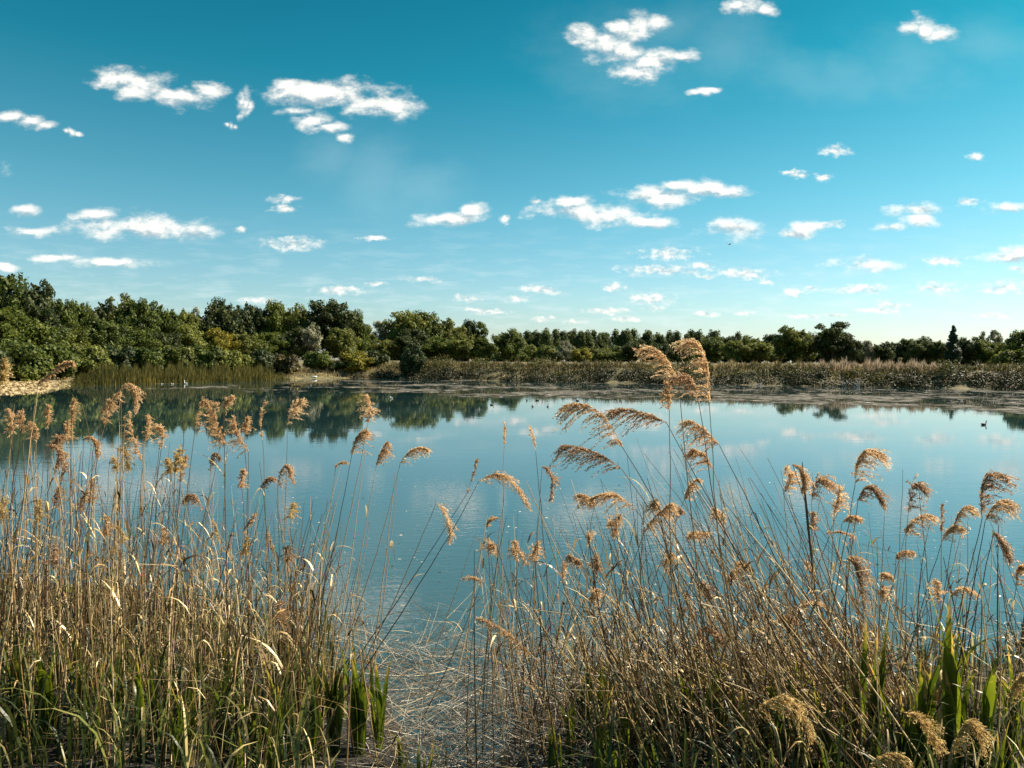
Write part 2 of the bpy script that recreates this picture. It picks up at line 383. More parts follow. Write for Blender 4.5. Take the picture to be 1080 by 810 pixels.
def crown_mesh(kind, w, h, rng, dens=1.0, leaf=.17):
    qb = QB(); lob = lobes_for(kind, w, h, rng)
    for c, r in lob:
        area = 4 * math.pi * (r[0] * r[0])
        n = int(area * 19 * dens * (0.17 / leaf) ** 2) + 8
        d = rand_dirs(n, rng); q = rng.uniform(.45, 1.35, (n, 1)) ** .75
        pos = c + d * q * r
        sprig = rng.random(n) < .05
        pos[sprig] += d[sprig] * r * .35
        pos = pos + np.stack([np.sin(pos[:, 2] * 1.9 + pos[:, 1]), np.sin(pos[:, 0] * 2.3 + 1), np.sin(pos[:, 0] * 1.7 + pos[:, 1] * 2.1)], 1) * .035 * w
        nrm = unit(d + rng.normal(size=(n, 3)) * .55 + np.array([0, 0, .25]))
        u = unit(np.cross(nrm, rng.normal(size=(n, 3)))); v = np.cross(nrm, u)
        s = rng.uniform(.45, 1.3, (n, 1)) * leaf
        qb.quads(pos, u * s, v * s * rng.uniform(.5, .8, (n, 1)))
    return qb.mesh('crown'), lob

def trunk_mesh(w, h, lob, rng, kind):
    qb = QB(); r0 = .03 * h * (0.8 if kind != 'bush' else .5)
    n = 9; z = np.linspace(-.4, h * .88, n)
    ax = np.stack([np.sin(z * .4 + rng.uniform(0, 6)) * w * .025, np.cos(z * .33) * w * .02, z], 1)
    qb.tube(ax, np.linspace(r0, r0 * .12, n), 7)
    for c, r in lob[::(2 if kind in ('airy', 'round') else 4)]:
        zb = max(.12 * h, c[2] - .22 * h); 
        b = np.array([np.interp(zb, z, ax[:, 0]), np.interp(zb, z, ax[:, 1]), zb])
        mid = (b + c) / 2 + np.array([0, 0, -.03 * h])
        qb.tube(bez(b, mid, c + np.array([0, 0, r[2] * .3]), 6), np.linspace(r0 * .3, r0 * .05, 6), 4)
    return qb.mesh('trunk', True)

PROTO = {}
def protos():
    spec = {'round': (3, 10, 11, 1.0, .17), 'airy': (2, 9, 12, .75, .15), 'poplar': (2, 5, 12, .9, .19), 'spire': (1, 4, 10, 1.3, .14), 'bush': (3, 5, 4.2, 1.25, .14)}
    for kind, (cnt, w, h, dens, leaf) in spec.items():
        lst = []
        for k in range(cnt):
            rng = np.random.default_rng(100 + k * 7 + len(kind))
            cm, lob = crown_mesh(kind, w, h, rng, dens, leaf); tm = trunk_mesh(w, h, lob, rng, kind)
            lst.append((cm, tm))
        PROTO[kind] = (lst, w, h)
protos()
TREE_I = 0
def tree(px, top, wpx, D, kind, mat, label, group=None, name=None, cat='tree', dy=0):
    global TREE_I; TREE_I += 1
    lst, w, h = PROTO[kind]
    b = P(px, 380, D); gz = G(b.x, b.y); t = P(px, top, D)
    H = t.z - gz; W = wpx * D / 780.0
    root = empty(name or {'round': 'broadleaf_tree', 'airy': 'open_crowned_tree', 'poplar': 'slender_tree', 'spire': 'conifer_tree', 'bush': 'bush'}[kind], (b.x, b.y, gz), random.uniform(0, 6.28))
    root.scale = (W / w, W / w, H / h * 1.02)
    tag(root, label, cat, group)
    cm, tm = lst[TREE_I % len(lst)]
    key = (kind, TREE_I % len(lst), mat)
    if key not in CM:
        c2 = cm.copy(); c2.materials.clear(); c2.materials.append(M[mat]); CM[key] = c2
        if len(tm.materials) == 0: tm.materials.append(M['bark'])
    link('crown', CM[key], None, root); link('trunk', tm, None, root)
    return root
CM = {}
# --- west wood, back row (tallest against the sky)
GW = 'broadleaf trees of the wood on the left shore'
T = [
 (-190, 262, 110, 84, 'round', 'oak', 'large tree beyond the left end of the wood'),
 (-110, 262, 100, 80, 'round', 'olive', 'tall tree just outside the left side of the view'),
 (-45, 272, 90, 78, 'round', 'oak', 'very tall dark green tree cut by the left edge of the photo'),
 (6, 287, 62, 76, 'round', 'oak', 'tallest dark green tree of the wood at the left edge'),
 (36, 294, 48, 77, 'round', 'dark', 'dark rounded tree on the slope of the treetops right of the tallest one'),
 (60, 307, 40, 79, 'round', 'oak', 'tree whose top steps down to the first dip in the skyline'),
 (84, 318, 34, 84, 'round', 'oak', 'low tree in the first dip of the left skyline'),
 (106, 315, 36, 86, 'round', 'dark', 'dark tree on the left shoulder of the pale bushy peaked tree'),
 (132, 301, 46, 88, 'airy', 'olive', 'pale bushy peaked tree standing above its neighbours in the left wood'),
 (142, 315, 44, 86, 'round', 'oak', 'full green tree under the peaked pale crown'),
 (170, 318, 36, 92, 'round', 'oak', 'mid green tree right of the peaked pale tree'),
 (194, 322, 32, 96, 'round', 'olive', 'olive tree in the second dip of the left skyline'),
 (210, 318, 28, 99, 'airy', 'silver', 'greyish thin topped tree in the second dip of the left skyline'),
 (236, 313, 42, 100, 'round', 'dark', 'broad dark flat topped tree in the middle of the left wood'),
 (262, 315, 36, 102, 'round', 'dark', 'dark tree right of the broad flat topped one'),
 (288, 317, 34, 104, 'round', 'oak', 'green tree between the flat topped tree and the dark domed tree'),
 (312, 319, 32, 106, 'round', 'olive', 'olive green tree touching the dark domed tree on its left'),
 (346, 310, 52, 106, 'round', 'dark', 'large dark domed tree at the right end of the left wood'),
 (372, 326, 30, 110, 'round', 'oak', 'lower tree falling away right of the dark domed tree'),
 (384, 342, 22, 114, 'round', 'oak', 'short tree closing the right end of the left wood'),
]
for (px, top, w, D, k, m, l) in T: tree(px, top, w * 1.12, D * 1.45, k, m, l, GW)
# middle and front rows
T = [
 (-70, 320, 80, 66, 'round', 'olive', 'rounded olive tree just left of the view'),
 (2, 322, 66, 66, 'round', 'oak', 'heavy rounded tree in front of the tallest one at the left edge'),
 (38, 334, 52, 69, 'round', 'oak', 'rounded tree with sunlit right side above the sand spit'),
 (72, 342, 44, 77, 'round', 'olive', 'olive green tree behind the right end of the sand spit'),
 (104, 335, 46, 80, 'round', 'oak', 'green tree in the second row below the peaked pale tree'),
 (138, 342, 44, 83, 'round', 'oak', 'rounded second row tree under the full green tree'),
 (170, 346, 42, 86, 'round', 'dark', 'dark second row tree left of the light olive ones'),
 (202, 342, 42, 90, 'round', 'olive', 'light olive second row tree below the thin greyish top'),
 (230, 346, 38, 92, 'round', 'yellow', 'yellowish green tree glowing in the middle of the wood face'),
 (258, 348, 38, 95, 'round', 'olive', 'light olive second row tree right of the yellowish one'),
 (286, 350, 34, 97, 'round', 'oak', 'green second row tree left of the silvery one'),
 (310, 344, 32, 99, 'round', 'dark', 'dark second row tree directly left of the silvery one'),
 (329, 336, 26, 98, 'airy', 'silver', 'silvery leaved tree standing out in front of the dark domed tree'),
 (360, 346, 34, 103, 'round', 'olive', 'rounded olive tree below the right half of the dark domed tree'),
]
for (px, top, w, D, k, m, l) in T: tree(px, top, w * 1.12, D * 1.45, k, m, l, GW)
T = [
 (-30, 352, 60, 60, 'bush', 'dark', 'dark bush at the far left behind the sand spit'),
 (22, 358, 48, 63, 'bush', 'oak', 'rounded bush directly behind the sand spit'),
 (58, 356, 40, 67, 'bush', 'oak', 'sunlit bush behind the tip of the sand spit'),
 (90, 360, 38, 73, 'bush', 'olive', 'olive bush at the left start of the reed fringe'),
 (122, 362, 36, 76, 'bush', 'dark', 'dark bush behind the left part of the reed fringe'),
 (154, 360, 36, 79, 'bush', 'oak', 'green bush behind the reed fringe above the white swan'),
 (186, 362, 34, 82, 'bush', 'olive', 'olive bush right of the one above the white swan'),
 (216, 362, 34, 84, 'bush', 'oak', 'green bush behind the middle of the reed fringe'),
 (246, 364, 32, 87, 'bush', 'olive', 'olive bush behind the right part of the reed fringe'),
 (274, 366, 30, 90, 'bush', 'dark', 'dark bush at the right end of the reed fringe'),
 (300, 372, 30, 92, 'bush', 'scrub', 'brownish low bush left of the pale stone slab'),
 (336, 366, 26, 97, 'bush', 'oak', 'bush under the silvery tree beside the pale stone slab'),
 (352, 378, 26, 98, 'bush', 'dark', 'low dark bush hanging over the water right of the pale stone slab'),
 (374, 369, 32, 99, 'bush', 'yellow', 'yellow green bush at the end of the left wood'),
 (394, 366, 26, 101, 'bush', 'dark', 'dark bush between the yellow green bush and the open meadow bank'),
]
for (px, top, w, D, k, m, l) in T: tree(px, top, w * 1.15, D, k, m, l, 'bushes at the foot of the left wood')
# --- centre clump
T = [
 (403, 334, 26, 122, 'airy', 'silver', 'thin see through pale tree at the left of the centre clump'),
 (428, 323, 42, 122, 'round', 'olive', 'highest domed tree of the centre clump'),
 (446, 328, 40, 124, 'round', 'oak', 'dark green tree right of the highest dome of the centre clump'),
 (466, 335, 34, 126, 'round', 'olive', 'rounded olive tree in the middle of the centre clump'),
 (484, 340, 28, 128, 'round', 'olive', 'low rounded tree before the knobbly one of the centre clump'),
 (494, 337, 22, 130, 'round', 'dark', 'dark tree next to the knobbly topped tree'),
 (508, 335, 24, 130, 'airy', 'oak', 'knobbly topped tree at the right end of the centre clump'),
 (408, 356, 28, 114, 'round', 'olive', 'pale olive tree in front of the see through one'),
 (438, 346, 40, 116, 'round', 'dark', 'dark hollow looking tree in the heart of the centre clump'),
 (464, 354, 36, 114, 'round', 'oak', 'rounded tree standing in front right of the centre clump'),
 (488, 356, 34, 112, 'round', 'olive', 'wide olive tree low in the right half of the centre clump'),
 (510, 356, 26, 112, 'round', 'oak', 'small rounded tree under the knobbly topped one'),
 (536, 346, 28, 138, 'round', 'oak', 'single rounded tree just right of the sky gap'),
]
for (px, top, w, D, k, m, l) in T: tree(px, top, w * 1.12, D * 1.45, k, m, l, 'trees of the centre clump')
tree(435, 362, 27, 97, 'bush', 'dark', 'dark cone shaped bush with a lit right edge on the bank below the centre clump', cat='bush')
# --- far wood (even tops)
gF = 'even topped trees of the distant wood'
for k in range(34):
    px = 548 + k * 7.2 + random.uniform(-2, 2); top = 350 + random.uniform(-2, 2.5) + (3 if 690 < px < 712 else 0) + max(0, px - 720) * .06
    tree(px, top, 17, 470 + random.uniform(-35, 35), 'poplar' if k % 3 else 'round', 'far', 'slender even topped tree in the continuous distant wood behind the meadow', gF)
T = [(556, 362, 22, 'olive', 'small olive tree at the left foot of the distant wood'), (576, 363, 20, 'olive', 'pale olive bush below the distant wood'),
 (597, 359, 15, 'silver', 'whitish leaved bush shining before the distant wood'), (613, 366, 18, 'yellow', 'yellowish bush right of the whitish one'),
 (634, 365, 22, 'olive', 'rounded olive bush midway along the distant wood'), (654, 369, 26, 'olive', 'long low pale hedge bush before the distant wood'),
 (671, 358, 24, 'dark', 'dark broad tree in front of the distant wood'), (694, 360, 24, 'dark', 'dark tree behind the tallest reed plume'),
 (722, 360, 24, 'oak', 'green tree hidden partly by the tallest reed plume'), (584, 369, 18, 'dark', 'small dark bush between pale ones at the distant wood'),
 (544, 370, 22, 'oak', 'low green bush at the sky gap beside the centre clump')]
for (px, top, w, m, l) in T: tree(px, top, w * 1.15, 300 + (px * 7 % 11) * 2, 'bush' if top > 361 else 'round', m, l, 'bushes and low trees before the distant wood', cat='bush' if top > 361 else 'tree')
# --- low thicket closing the foot of the far treeline
for k in range(62):
    px = 392 + k * 12.4 + random.uniform(-4, 4)
    if px > 530 and px < 545: continue
    far_ = 400 if px < 740 else 265
    tree(px, 365.5 + random.uniform(-3, 2.5) + (px > 900) * 1.5, 25, far_ + random.uniform(-15, 15), 'bush', 'far' if k % 3 else 'oak', 'low dull green bush in the thicket at the foot of the far treeline', 'bushes of the far thicket', cat='bush')
# --- east treeline
T = [
 (752, 354, 26, 165, 'round', 'oak', 'low dark tree right of the tallest reed plume'),
 (768, 353, 24, 178, 'round', 'dark', 'dark small topped tree in the right treeline start'),
 (776, 359, 28, 150, 'round', 'olive', 'rounded olive tree in front at the start of the right treeline'),
 (792, 353, 24, 180, 'round', 'oak', 'green tree left of the light rounded pair'),
 (801, 359, 28, 150, 'round', 'olive', 'light rounded olive tree left of the broad pale crowned tree'),
 (814, 352, 22, 175, 'round', 'dark', 'dark narrow tree behind the broad pale crowned tree'),
 (835, 343, 34, 155, 'round', 'olive', 'broad pale crowned tree left of the tall airy tree'),
 (851, 352, 22, 158, 'round', 'oak', 'small dark green tree at the left foot of the tall airy tree'),
 (877, 335, 44, 150, 'airy', 'dark', 'tall airy dark tree with sky showing through, highest of the right treeline'),
 (876, 345, 30, 152, 'round', 'dark', 'dark inner tree growing under the tall airy crown'),
 (896, 355, 24, 150, 'round', 'dark', 'dark rounded tree at the right foot of the tall airy tree'),
 (913, 359, 16, 156, 'round', 'silver', 'small grey green tree beside the skyline gap'),
 (930, 360, 22, 156, 'round', 'dark', 'flat topped dark tree right of the skyline gap'),
 (943, 359, 18, 158, 'round', 'dark', 'dark small tree next to the flat topped one'),
 (958, 357, 24, 158, 'round', 'far', 'grey green tree left of the conifer'),
 (974, 354, 24, 160, 'round', 'far', 'rounded grey green tree two places left of the conifer'),
 (988, 357, 18, 158, 'round', 'oak', 'small green tree touching the conifer'),
 (1004, 343, 15, 152, 'spire', 'conifer', 'pointed dark conifer rising above the right treeline'),
 (1018, 355, 20, 156, 'round', 'dark', 'dark tree right of the conifer'),
 (1034, 346, 18, 158, 'airy', 'far', 'thin open tree, left one of the feathery pair'),
 (1048, 344, 18, 158, 'airy', 'silver', 'thin open pale tree, right one of the feathery pair'),
 (1040, 358, 26, 154, 'round', 'oak', 'green tree under the feathery pair'),
 (1064, 358, 24, 130, 'round', 'olive', 'olive tree near the right edge of the photo'),
 (1082, 347, 34, 118, 'round', 'oak', 'tall dark tree cut by the right edge of the photo'),
 (1062, 368, 28, 100, 'bush', 'olive', 'olive bush on the bank near the right edge'),
 (1090, 366, 32, 98, 'bush', 'oak', 'green bush on the bank at the right edge'),
 (1130, 345, 50, 130, 'round', 'oak', 'first tree outside the right side of the view'),
 (1185, 340, 54, 132, 'round', 'olive', 'second tree outside the right side of the view'),
 (1250, 335, 64, 130, 'round', 'oak', 'third tree outside the right side of the view'),
]
for (px, top, w, D, k, m, l) in T: tree(px, top, w * 1.15, D * (1.55 if D > 140 else 1), k, m, l, 'trees of the right treeline', cat='bush' if k == 'bush' else 'tree')

# dead pale branches standing in the water under the right bank
def twigs(px, py, D, sc, seed, label):
    rng = np.random.default_rng(seed); qb = QB(); b = P(px, py, D)
    for k in range(5):
        a = rng.uniform(-1.1, 1.1); l = sc * rng.uniform(.6, 1.2)
        tip = np.array([math.sin(a) * l, rng.uniform(-.3, .3), math.cos(a) * l * .8])
        c = bez([0, 0, -.1], tip * .5 + rng.normal(size=3) * .12 * sc, tip, 6)
        qb.tube(c, np.linspace(.06, .015, 6), 5)
        for q in (2, 3, 4):
            d = unit(rng.normal(size=3) + np.array([0, 0, .6])) * l * .35
            qb.tube(bez(c[q], c[q] + d * .5, c[q] + d, 4), np.linspace(.03, .01, 4), 4)
    o = qb.build('dead_branch', M['deadwood'], loc=(b.x, b.y, 0)); tag(o, label, 'branch', 'dead branches under the right bank')
twigs(906, 408, 77, 1.1, 1, 'pale forked dead branch sticking out of the water at the foot of the right bank')
twigs(892, 407, 79, .8, 2, 'pale dead branch just left of the forked one under the right bank')
twigs(800, 404, 80.5, .5, 3, 'small pale dead twig under the bank midway along the right shore')

# pale slab at the water's edge below the silvery tree
b = P(331, 397, 93); qb = QB()
rng = np.random.default_rng(5); n = 10; m_ = 5
prof = [(.0, .9), (.16, 1.0), (.26, .93), (.32, .75), (.34, .0)]
ring = []
for z, s in prof:
    for k in range(n):
        a = k * 2 * math.pi / n; w_ = 1 + .12 * math.sin(k * 2.3)
        ring.append((math.cos(a) * .42 * s * w_, math.sin(a) * .25 * s * w_, z * .6))
Fq = [(i * n + j, i * n + (j + 1) % n, (i + 1) * n + (j + 1) % n, (i + 1) * n + j) for i in range(4) for j in range(n)]
qb.add(ring, Fq); o = qb.build('stone_slab', M['stone'], smooth=True, loc=(b.x, b.y, max(.0, G(b.x, b.y)) + .02)); o.rotation_euler = (0, R(-5), R(10))
tag(o, "small pale flat slab lying at the water's edge under the silvery tree", 'stone')

# ------------------------------------------------------------------ bank scrub, meadow grass, fringe reeds (uncountable)
def pos_px(px, D):
    v = P(px, 380, D); return v.x, v.y
rng = RNG
for nm, mat_, cnt, rngoff, lab in (('bank_scrub', 'bankshade', 460, (-.3, 2.4), 'scrub, coloured dark for shade, overhanging the water along the far right bank'),
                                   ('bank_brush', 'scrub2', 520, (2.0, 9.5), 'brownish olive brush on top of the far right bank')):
    qb = QB()
    for k in range(cnt):
        px = rng.uniform(372, 1330); off = rng.uniform(*rngoff); D = float(FAR(px)) + off
        x, y = pos_px(px, D); gz = G(x, y); r = rng.uniform(.35, 1.05) * (1 + .35 * math.sin(px * .083 + 1) * math.sin(px * .031) + .25 * math.sin(px * .19))
        hgt = rng.uniform(.5, 1.2) * r
        if 750 < px < 1000 and off > 4: hgt *= .45
        n = int(170 * r * r) + 30
        d = rand_dirs(n); d[:, 2] = np.abs(d[:, 2])
        q = rng.uniform(.4, 1.3, (n, 1)) ** .7
        pos = np.array([x, y, gz - .1]) + d * q * np.array([r, r, hgt])
        nrm = unit(d + rng.normal(size=(n, 3)) * .6); u = unit(np.cross(nrm, rng.normal(size=(n, 3)))); v = np.cross(nrm, u)
        s = rng.uniform(.035, .09, (n, 1)); qb.quads(pos, u * s, v * s * .6)
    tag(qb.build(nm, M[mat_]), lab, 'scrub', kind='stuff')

def blades(n, pxr, offr, hr, wr, name, mat, label, cat, lean=.15, seg=3, zf=None, base=None):
    qb = QB(); px = rng.uniform(*pxr, n); D = FAR(px) + rng.uniform(*offr, n)
    if base is not None: D = base(px) + rng.uniform(*offr, n)
    xs = (px - 540) / 780 * D; gz = ground(xs, D)
    h = rng.uniform(*hr, n) * (1 + .25 * np.sin(px * .21) * np.sin(px * .047) + .25 * np.sin(px * .53 + 1)); w = rng.uniform(*wr, n)
    h = h * (.06 + .94 * np.clip(np.minimum(px - pxr[0], pxr[1] - px) / 30, 0, 1)) * (1 + .18 * np.sin(px * 1.7 + D) * np.sin(px * .9))
    lx = rng.normal(size=n) * lean * h; ly = rng.normal(size=n) * lean * h
    a = rng.uniform(-.9, .9, n); sx_ = np.cos(a); sy_ = np.sin(a)
    for s0, s1 in ((0, .55), (.55, 1)):
        p0 = np.stack([xs + lx * s0 ** 2, D + ly * s0 ** 2, gz + h * s0], 1); p1 = np.stack([xs + lx * s1 ** 2, D + ly * s1 ** 2, gz + h * s1], 1)
        w0 = w * (1 - .5 * s0); w1 = w * (1 - .93 * s1) + .002
        sd = np.stack([sx_, sy_, np.zeros(n)], 1)
        V = np.stack([p0 - sd * w0[:, None], p0 + sd * w0[:, None], p1 + sd * w1[:, None], p1 - sd * w1[:, None]], 1).reshape(-1, 3)
        qb.add(V, np.arange(n * 4).reshape(-1, 4))
    return tag(qb.build(name, M[mat]), label, cat, kind='stuff')
blades(16000, (380, 1330), (3.0, 16), (.25, .6), (.02, .045), 'meadow_grass', 'tangrass', 'straw coloured meadow grass along the top of the far bank', 'grass', .25)
blades(6000, (395, 1300), (2.5, 6), (.4, .9), (.02, .05), 'bank_grass', 'scrub', 'brownish rank grass on the slope of the far bank', 'grass', .3)
blades(15000, (74, 306), (-.6, 6.5), (.4, 1.25), (.015, .035), 'fringe_reeds', 'fringe', 'dark olive fringe of reeds at the water edge under the left wood', 'reeds', .06)
blades(5000, (735, 1020), (4.5, 12), (.35, .75), (.018, .035), 'straw_grass', 'tangrass', 'strip of straw coloured tall grass on the right bank', 'grass', .18)
blades(3500, (280, 410), (.6, 14), (.2, .6), (.02, .045), 'shore_grass', 'tangrass', 'tan rough grass on the shore between the wood and the water', 'grass', .25)
blades(2600, (-150, 90), (14, 24), (.3, .9), (.03, .06), 'spit_grass', 'fringe', 'rough grass behind the sand spit on the left', 'grass', .2)
blades(2200, (835, 1010), (3.5, 7), (.5, 1.05), (.02, .035), 'pale_reeds', 'pinkplume', 'pale pinkish reeds feathering the top of the right bank', 'reeds', .12)
# stones and debris on the sand spit
qb = QB()
for k in range(2200):
    px = rng.uniform(-80, 74); D = float(FAR(px)) + rng.uniform(-.3, 14); x, y = pos_px(px, D); s = rng.uniform(.02, .07)
    d = rand_dirs(1)[0]; u = unit(np.cross(d, [0.3, .2, 1])); v = np.cross(d, u)
    qb.quads(np.array([[x, y, max(G(x, y), 0) + s * .3]]), u[None] * s * 1.6, v[None] * s)
tag(qb.build('driftwood_litter', M['tangrass']), 'bleached stalks and stones scattered over the sand spit', 'debris', kind='stuff')

# ------------------------------------------------------------------ birds
def bird(name, D, px, length, mat, bill, label, group, neck=0.5, rz=0.0, flying=False, z=None):
    """one continuous body swept tail > back > neck > head; bill (and wings) as parts"""
    v = P(px, 400, D)
    root = empty(name, (v.x, v.y, 0 if z is None else z), rz); tag(root, label, 'bird', group)
    L_ = length
    pts = [(-.55, 0, .16), (-.42, 0, .13), (-.25, 0, .10), (0, 0, .09), (.22, 0, .11), (.34, 0, .2), (.38, 0, .2 + neck * .5), (.40, 0, .2 + neck * .8), (.47, 0, .22 + neck * .86), (.54, 0, .22 + neck * .83)]
    rad = [.01, .07, .15, .19, .15, .085, .05, .055, .06, .02]
    qb = QB(); pa = np.array(pts) * L_; qb.tube(pa, np.array(rad) * L_, 10); me = qb.mesh('body', True)
    link('body', me, M[mat], root)
    qb = QB(); e = pa[-1]; qb.tube([e, e + np.array([.06, 0, -.01]) * L_, e + np.array([.13, 0, -.03]) * L_], np.array([.022, .016, .004]) * L_, 6)
    link('bill', qb.mesh('bill', True), M[bill], root)
    for sgn in (-1, 1):
        qb = QB()
        if flying:
            qb.strip([(0, sgn * .1 * L_, .15 * L_), (-.05 * L_, sgn * .5 * L_, .3 * L_), (-.12 * L_, sgn * .95 * L_, .22 * L_)], (1, 0, 0), [.16 * L_, .13 * L_, .02 * L_])
        else:
            qb.tube(np.array([(.15, sgn * .13, .14), (-.1, sgn * .16, .17), (-.35, sgn * .1, .17), (-.52, sgn * .03, .18)]) * L_, np.array([.04, .09, .06, .01]) * L_, 8)
        link('wing', qb.mesh('wing', True), M[mat], root)
    return root
bird('coot', 30.5, 1039, .30, 'coot', 'wbill', 'black coot swimming alone on the open water at the right', None, .42, R(15))
bird('swan', 70, 196, .42, 'swan', 'bill', 'white swan floating in front of the reed fringe under the left wood', None, .75, R(160))
for px, s, l in ((182, .28, 'small white gull on the water just left of the swan'), (171, .22, 'tiny white gull at the reed fringe further left of the swan')):
    bird('gull', 69 + (px < 175) * 0, px, s, 'swan', 'bill', l, 'gulls by the swan', .25, R(170))
for k, (px, py, D) in enumerate([(519, 427, 41), (478, 426, 42), (562, 428, 40), (578, 428, 40), (556, 422, 46), (567, 422, 46), (609, 422, 46), (413, 422, 47)]):
    lab = ['duck farthest left of the distant flock but one', 'lone duck left of the distant flock', 'left duck of the nearer pair in the distant flock', 'right duck of the nearer pair in the distant flock',
           'left duck of the farther pair in the distant flock', 'right duck of the farther pair in the distant flock', 'duck resting at the right side of the distant flock', 'pale duck far left of the flock by the weed'][k]
    bird('duck', D, px, .26, 'swan' if k == 7 else 'duck', 'bill', 'tiny ' + lab, 'ducks on the middle of the lake', .4, random.uniform(0, 6))
v = P(767, 258, 60); bird('flying_bird', 60, 767, .3, 'coot', 'bill', 'tiny dark bird flying below the clouds', None, .15, R(40), True, v.z)
# ------------------------------------------------------------------ near reeds
UP = np.array([0, 0, 1.0])
def plume_quads(qb, rach, W, side, rng, kind='flag', dens=1.0):
    """drooping panicle: fine curved branchlets with many small spikelets along a rachis"""
    n = len(rach); T = unit(np.gradient(rach, axis=0))
    Ltot = np.linalg.norm(np.diff(rach, axis=0), axis=1).sum()
    qb.tube(rach, np.linspace(.0016, .0007, n), 3)
    nb = int({'flag': 74, 'tuft': 60, 'thin': 26}[kind] * dens)
    C_, U_, V_ = [], [], []
    side = unit(side); rag = rng.uniform(.45, .85); dm = rng.uniform(.55, 1.25)
    for b in range(nb):
        t = rng.random() ** .9 * .97; f = t * (n - 1); i = int(f); a = f - i
        p = rach[i] * (1 - a) + rach[min(i + 1, n - 1)] * a; tg = T[i]
        shape = math.sin(math.pi * min(1, .22 + .75 * t)) ** .7
        L_ = W * rng.uniform(.3, 1.3) * shape
        rd = rand_dirs(1, rng)[0]
        if kind == 'flag': d0 = unit(tg * .85 + side * .42 + rd * rag); drop = .7 * dm
        elif kind == 'tuft': d0 = unit(tg * .75 + rd * (rag + .25) + side * .2); drop = .4 * dm
        else: d0 = unit(tg * 1.1 + rd * .35); drop = .2
        m = max(5, int(L_ / .0058))
        s = np.linspace(0, 1, m)[:, None]
        path = p + d0 * s * L_ + (side * .25 + np.array([0, 0, -1]) * drop) * (s ** 2) * L_ * .75
        path = path + np.cumsum(rng.normal(size=(m, 3)), 0) * .0014
        td = unit(np.gradient(path, axis=0))
        # branchlet thread
        sd = unit(np.cross(td, [0.2, 1, .1]))
        qb.strip(path, sd, np.full(m, .0005))
        k = 2
        for _ in range(k):
            jit = rng.normal(size=(m, 3)) * .0028
            dd = unit(td + rng.normal(size=(m, 3)) * .55)
            w = unit(np.cross(dd, rng.normal(size=(m, 3))))
            ln = rng.uniform(.004, .0085, (m, 1))
            C_.append(path + jit + dd * ln * .6); U_.append(dd * ln); V_.append(w * rng.uniform(.0009, .002, (m, 1)))
    qb.quads(np.concatenate(C_), np.concatenate(U_), np.concatenate(V_))

def to_np(v): return np.array([v.x, v.y, v.z])
NREED = 0
def zone(px, py):
    if px < 110: return 'at the far left edge'
    if px < 230: return 'in the middle of the left stand'
    if px < 330: return 'at the right side of the left stand'
    if px < 470: return 'in the thin fringe right of the left stand'
    if px < 600: return 'at the left side of the right stand'
    if px < 760: return 'in the middle of the right stand'
    if px < 920: return 'in the leaning right stand'
    return 'near the right edge'
def reed(tip, base_px, d_tip, d_base, bow=(0, 0), plume=None, label=None, leaves=0, rng=RNG, r0=.0034, name=None, pm='plume'):
    """tip: photo pixel where the stem ends; plume: (tx,ty,mx,my,Wpx,kind) or None"""
    global NREED; NREED += 1
    bx = (base_px - 540) / 780 * d_base; bz = G(bx, d_base) - .03
    base = np.array([bx, d_base, bz]); tipw = to_np(P(tip[0], tip[1], d_tip))
    ctrl = base + (tipw - base) * .55 + np.array([bow[0], 0, bow[1]]) * d_tip / 780
    n = 14; pts = bez(base, ctrl, tipw, n)
    pts[1:-1] += rng.normal(size=(n - 2, 3)) * .0025
    root = empty(name or ('plumed_reed' if plume else 'reed_stalk'), base); loc = pts - base
    r0 *= 1.25; rad = np.linspace(r0, r0 * (.35 if plume else .25), n)
    qb = QB(); qb.tube(loc, rad, 5); qb.build('stem', M['stem'], root, True)
    hd = (tip[0] - base_px) 
    if plume:
        tx, ty, mx_, my_, W, kind = plume
        T1 = unit(pts[-1] - pts[-2]); s = d_tip / 780
        tw = to_np(P(tx, ty, d_tip + rng.uniform(-.05, .05))); 
        if mx_ is None: cw = tipw + T1 * np.linalg.norm(tw - tipw) * .5
        else:
            mw = to_np(P(mx_, my_, d_tip)); cw = 2 * mw - (tipw + tw) / 2
        rach = bez(tipw, cw, tw, 12) - base
        side = unit(np.array([np.sign(tx - tip[0]) * .8 + 1e-3, rng.uniform(-.3, .3), -.35]))
        qb = QB(); plume_quads(qb, rach, W * s, side, rng, kind); qb.build('plume', M[pm], root)
    for k in range(leaves):
        i = rng.integers(4, n - 2); p0 = loc[i]; a = rng.uniform(0, 6.28); l = rng.uniform(.12, .34)
        dr = np.array([math.cos(a), math.sin(a) * .6, 0]); e = p0 + dr * l * .7 + UP * l * rng.uniform(-.5, .6)
        c = bez(p0, p0 + dr * l * .25 + UP * l * .5, e, 7); w = np.sin(np.linspace(.35, 1, 7) * math.pi) * rng.uniform(.003, .006) + .0006
        qb = QB(); qb.strip(c, unit(np.cross(dr, UP) + rng.normal(size=3) * .3), w); qb.build('leaf', M['dryleaf'], root)
    if label is None:
        tall = 'tall' if tip[1] < 470 else ('middling' if tip[1] < 560 else 'short')
        lean = 'upright' if abs(hd) < 22 else ('left leaning' if hd < 0 else 'right leaning')
        label = f"{tall} {lean} {'plumed' if plume else 'bare'} dry reed {zone(*tip)}"
        tag(root, label, 'reed', label.replace('dry reed', 'dry reeds'))
    else: tag(root, label, 'reed', 'plumed reeds seen singly against the water')
    return root

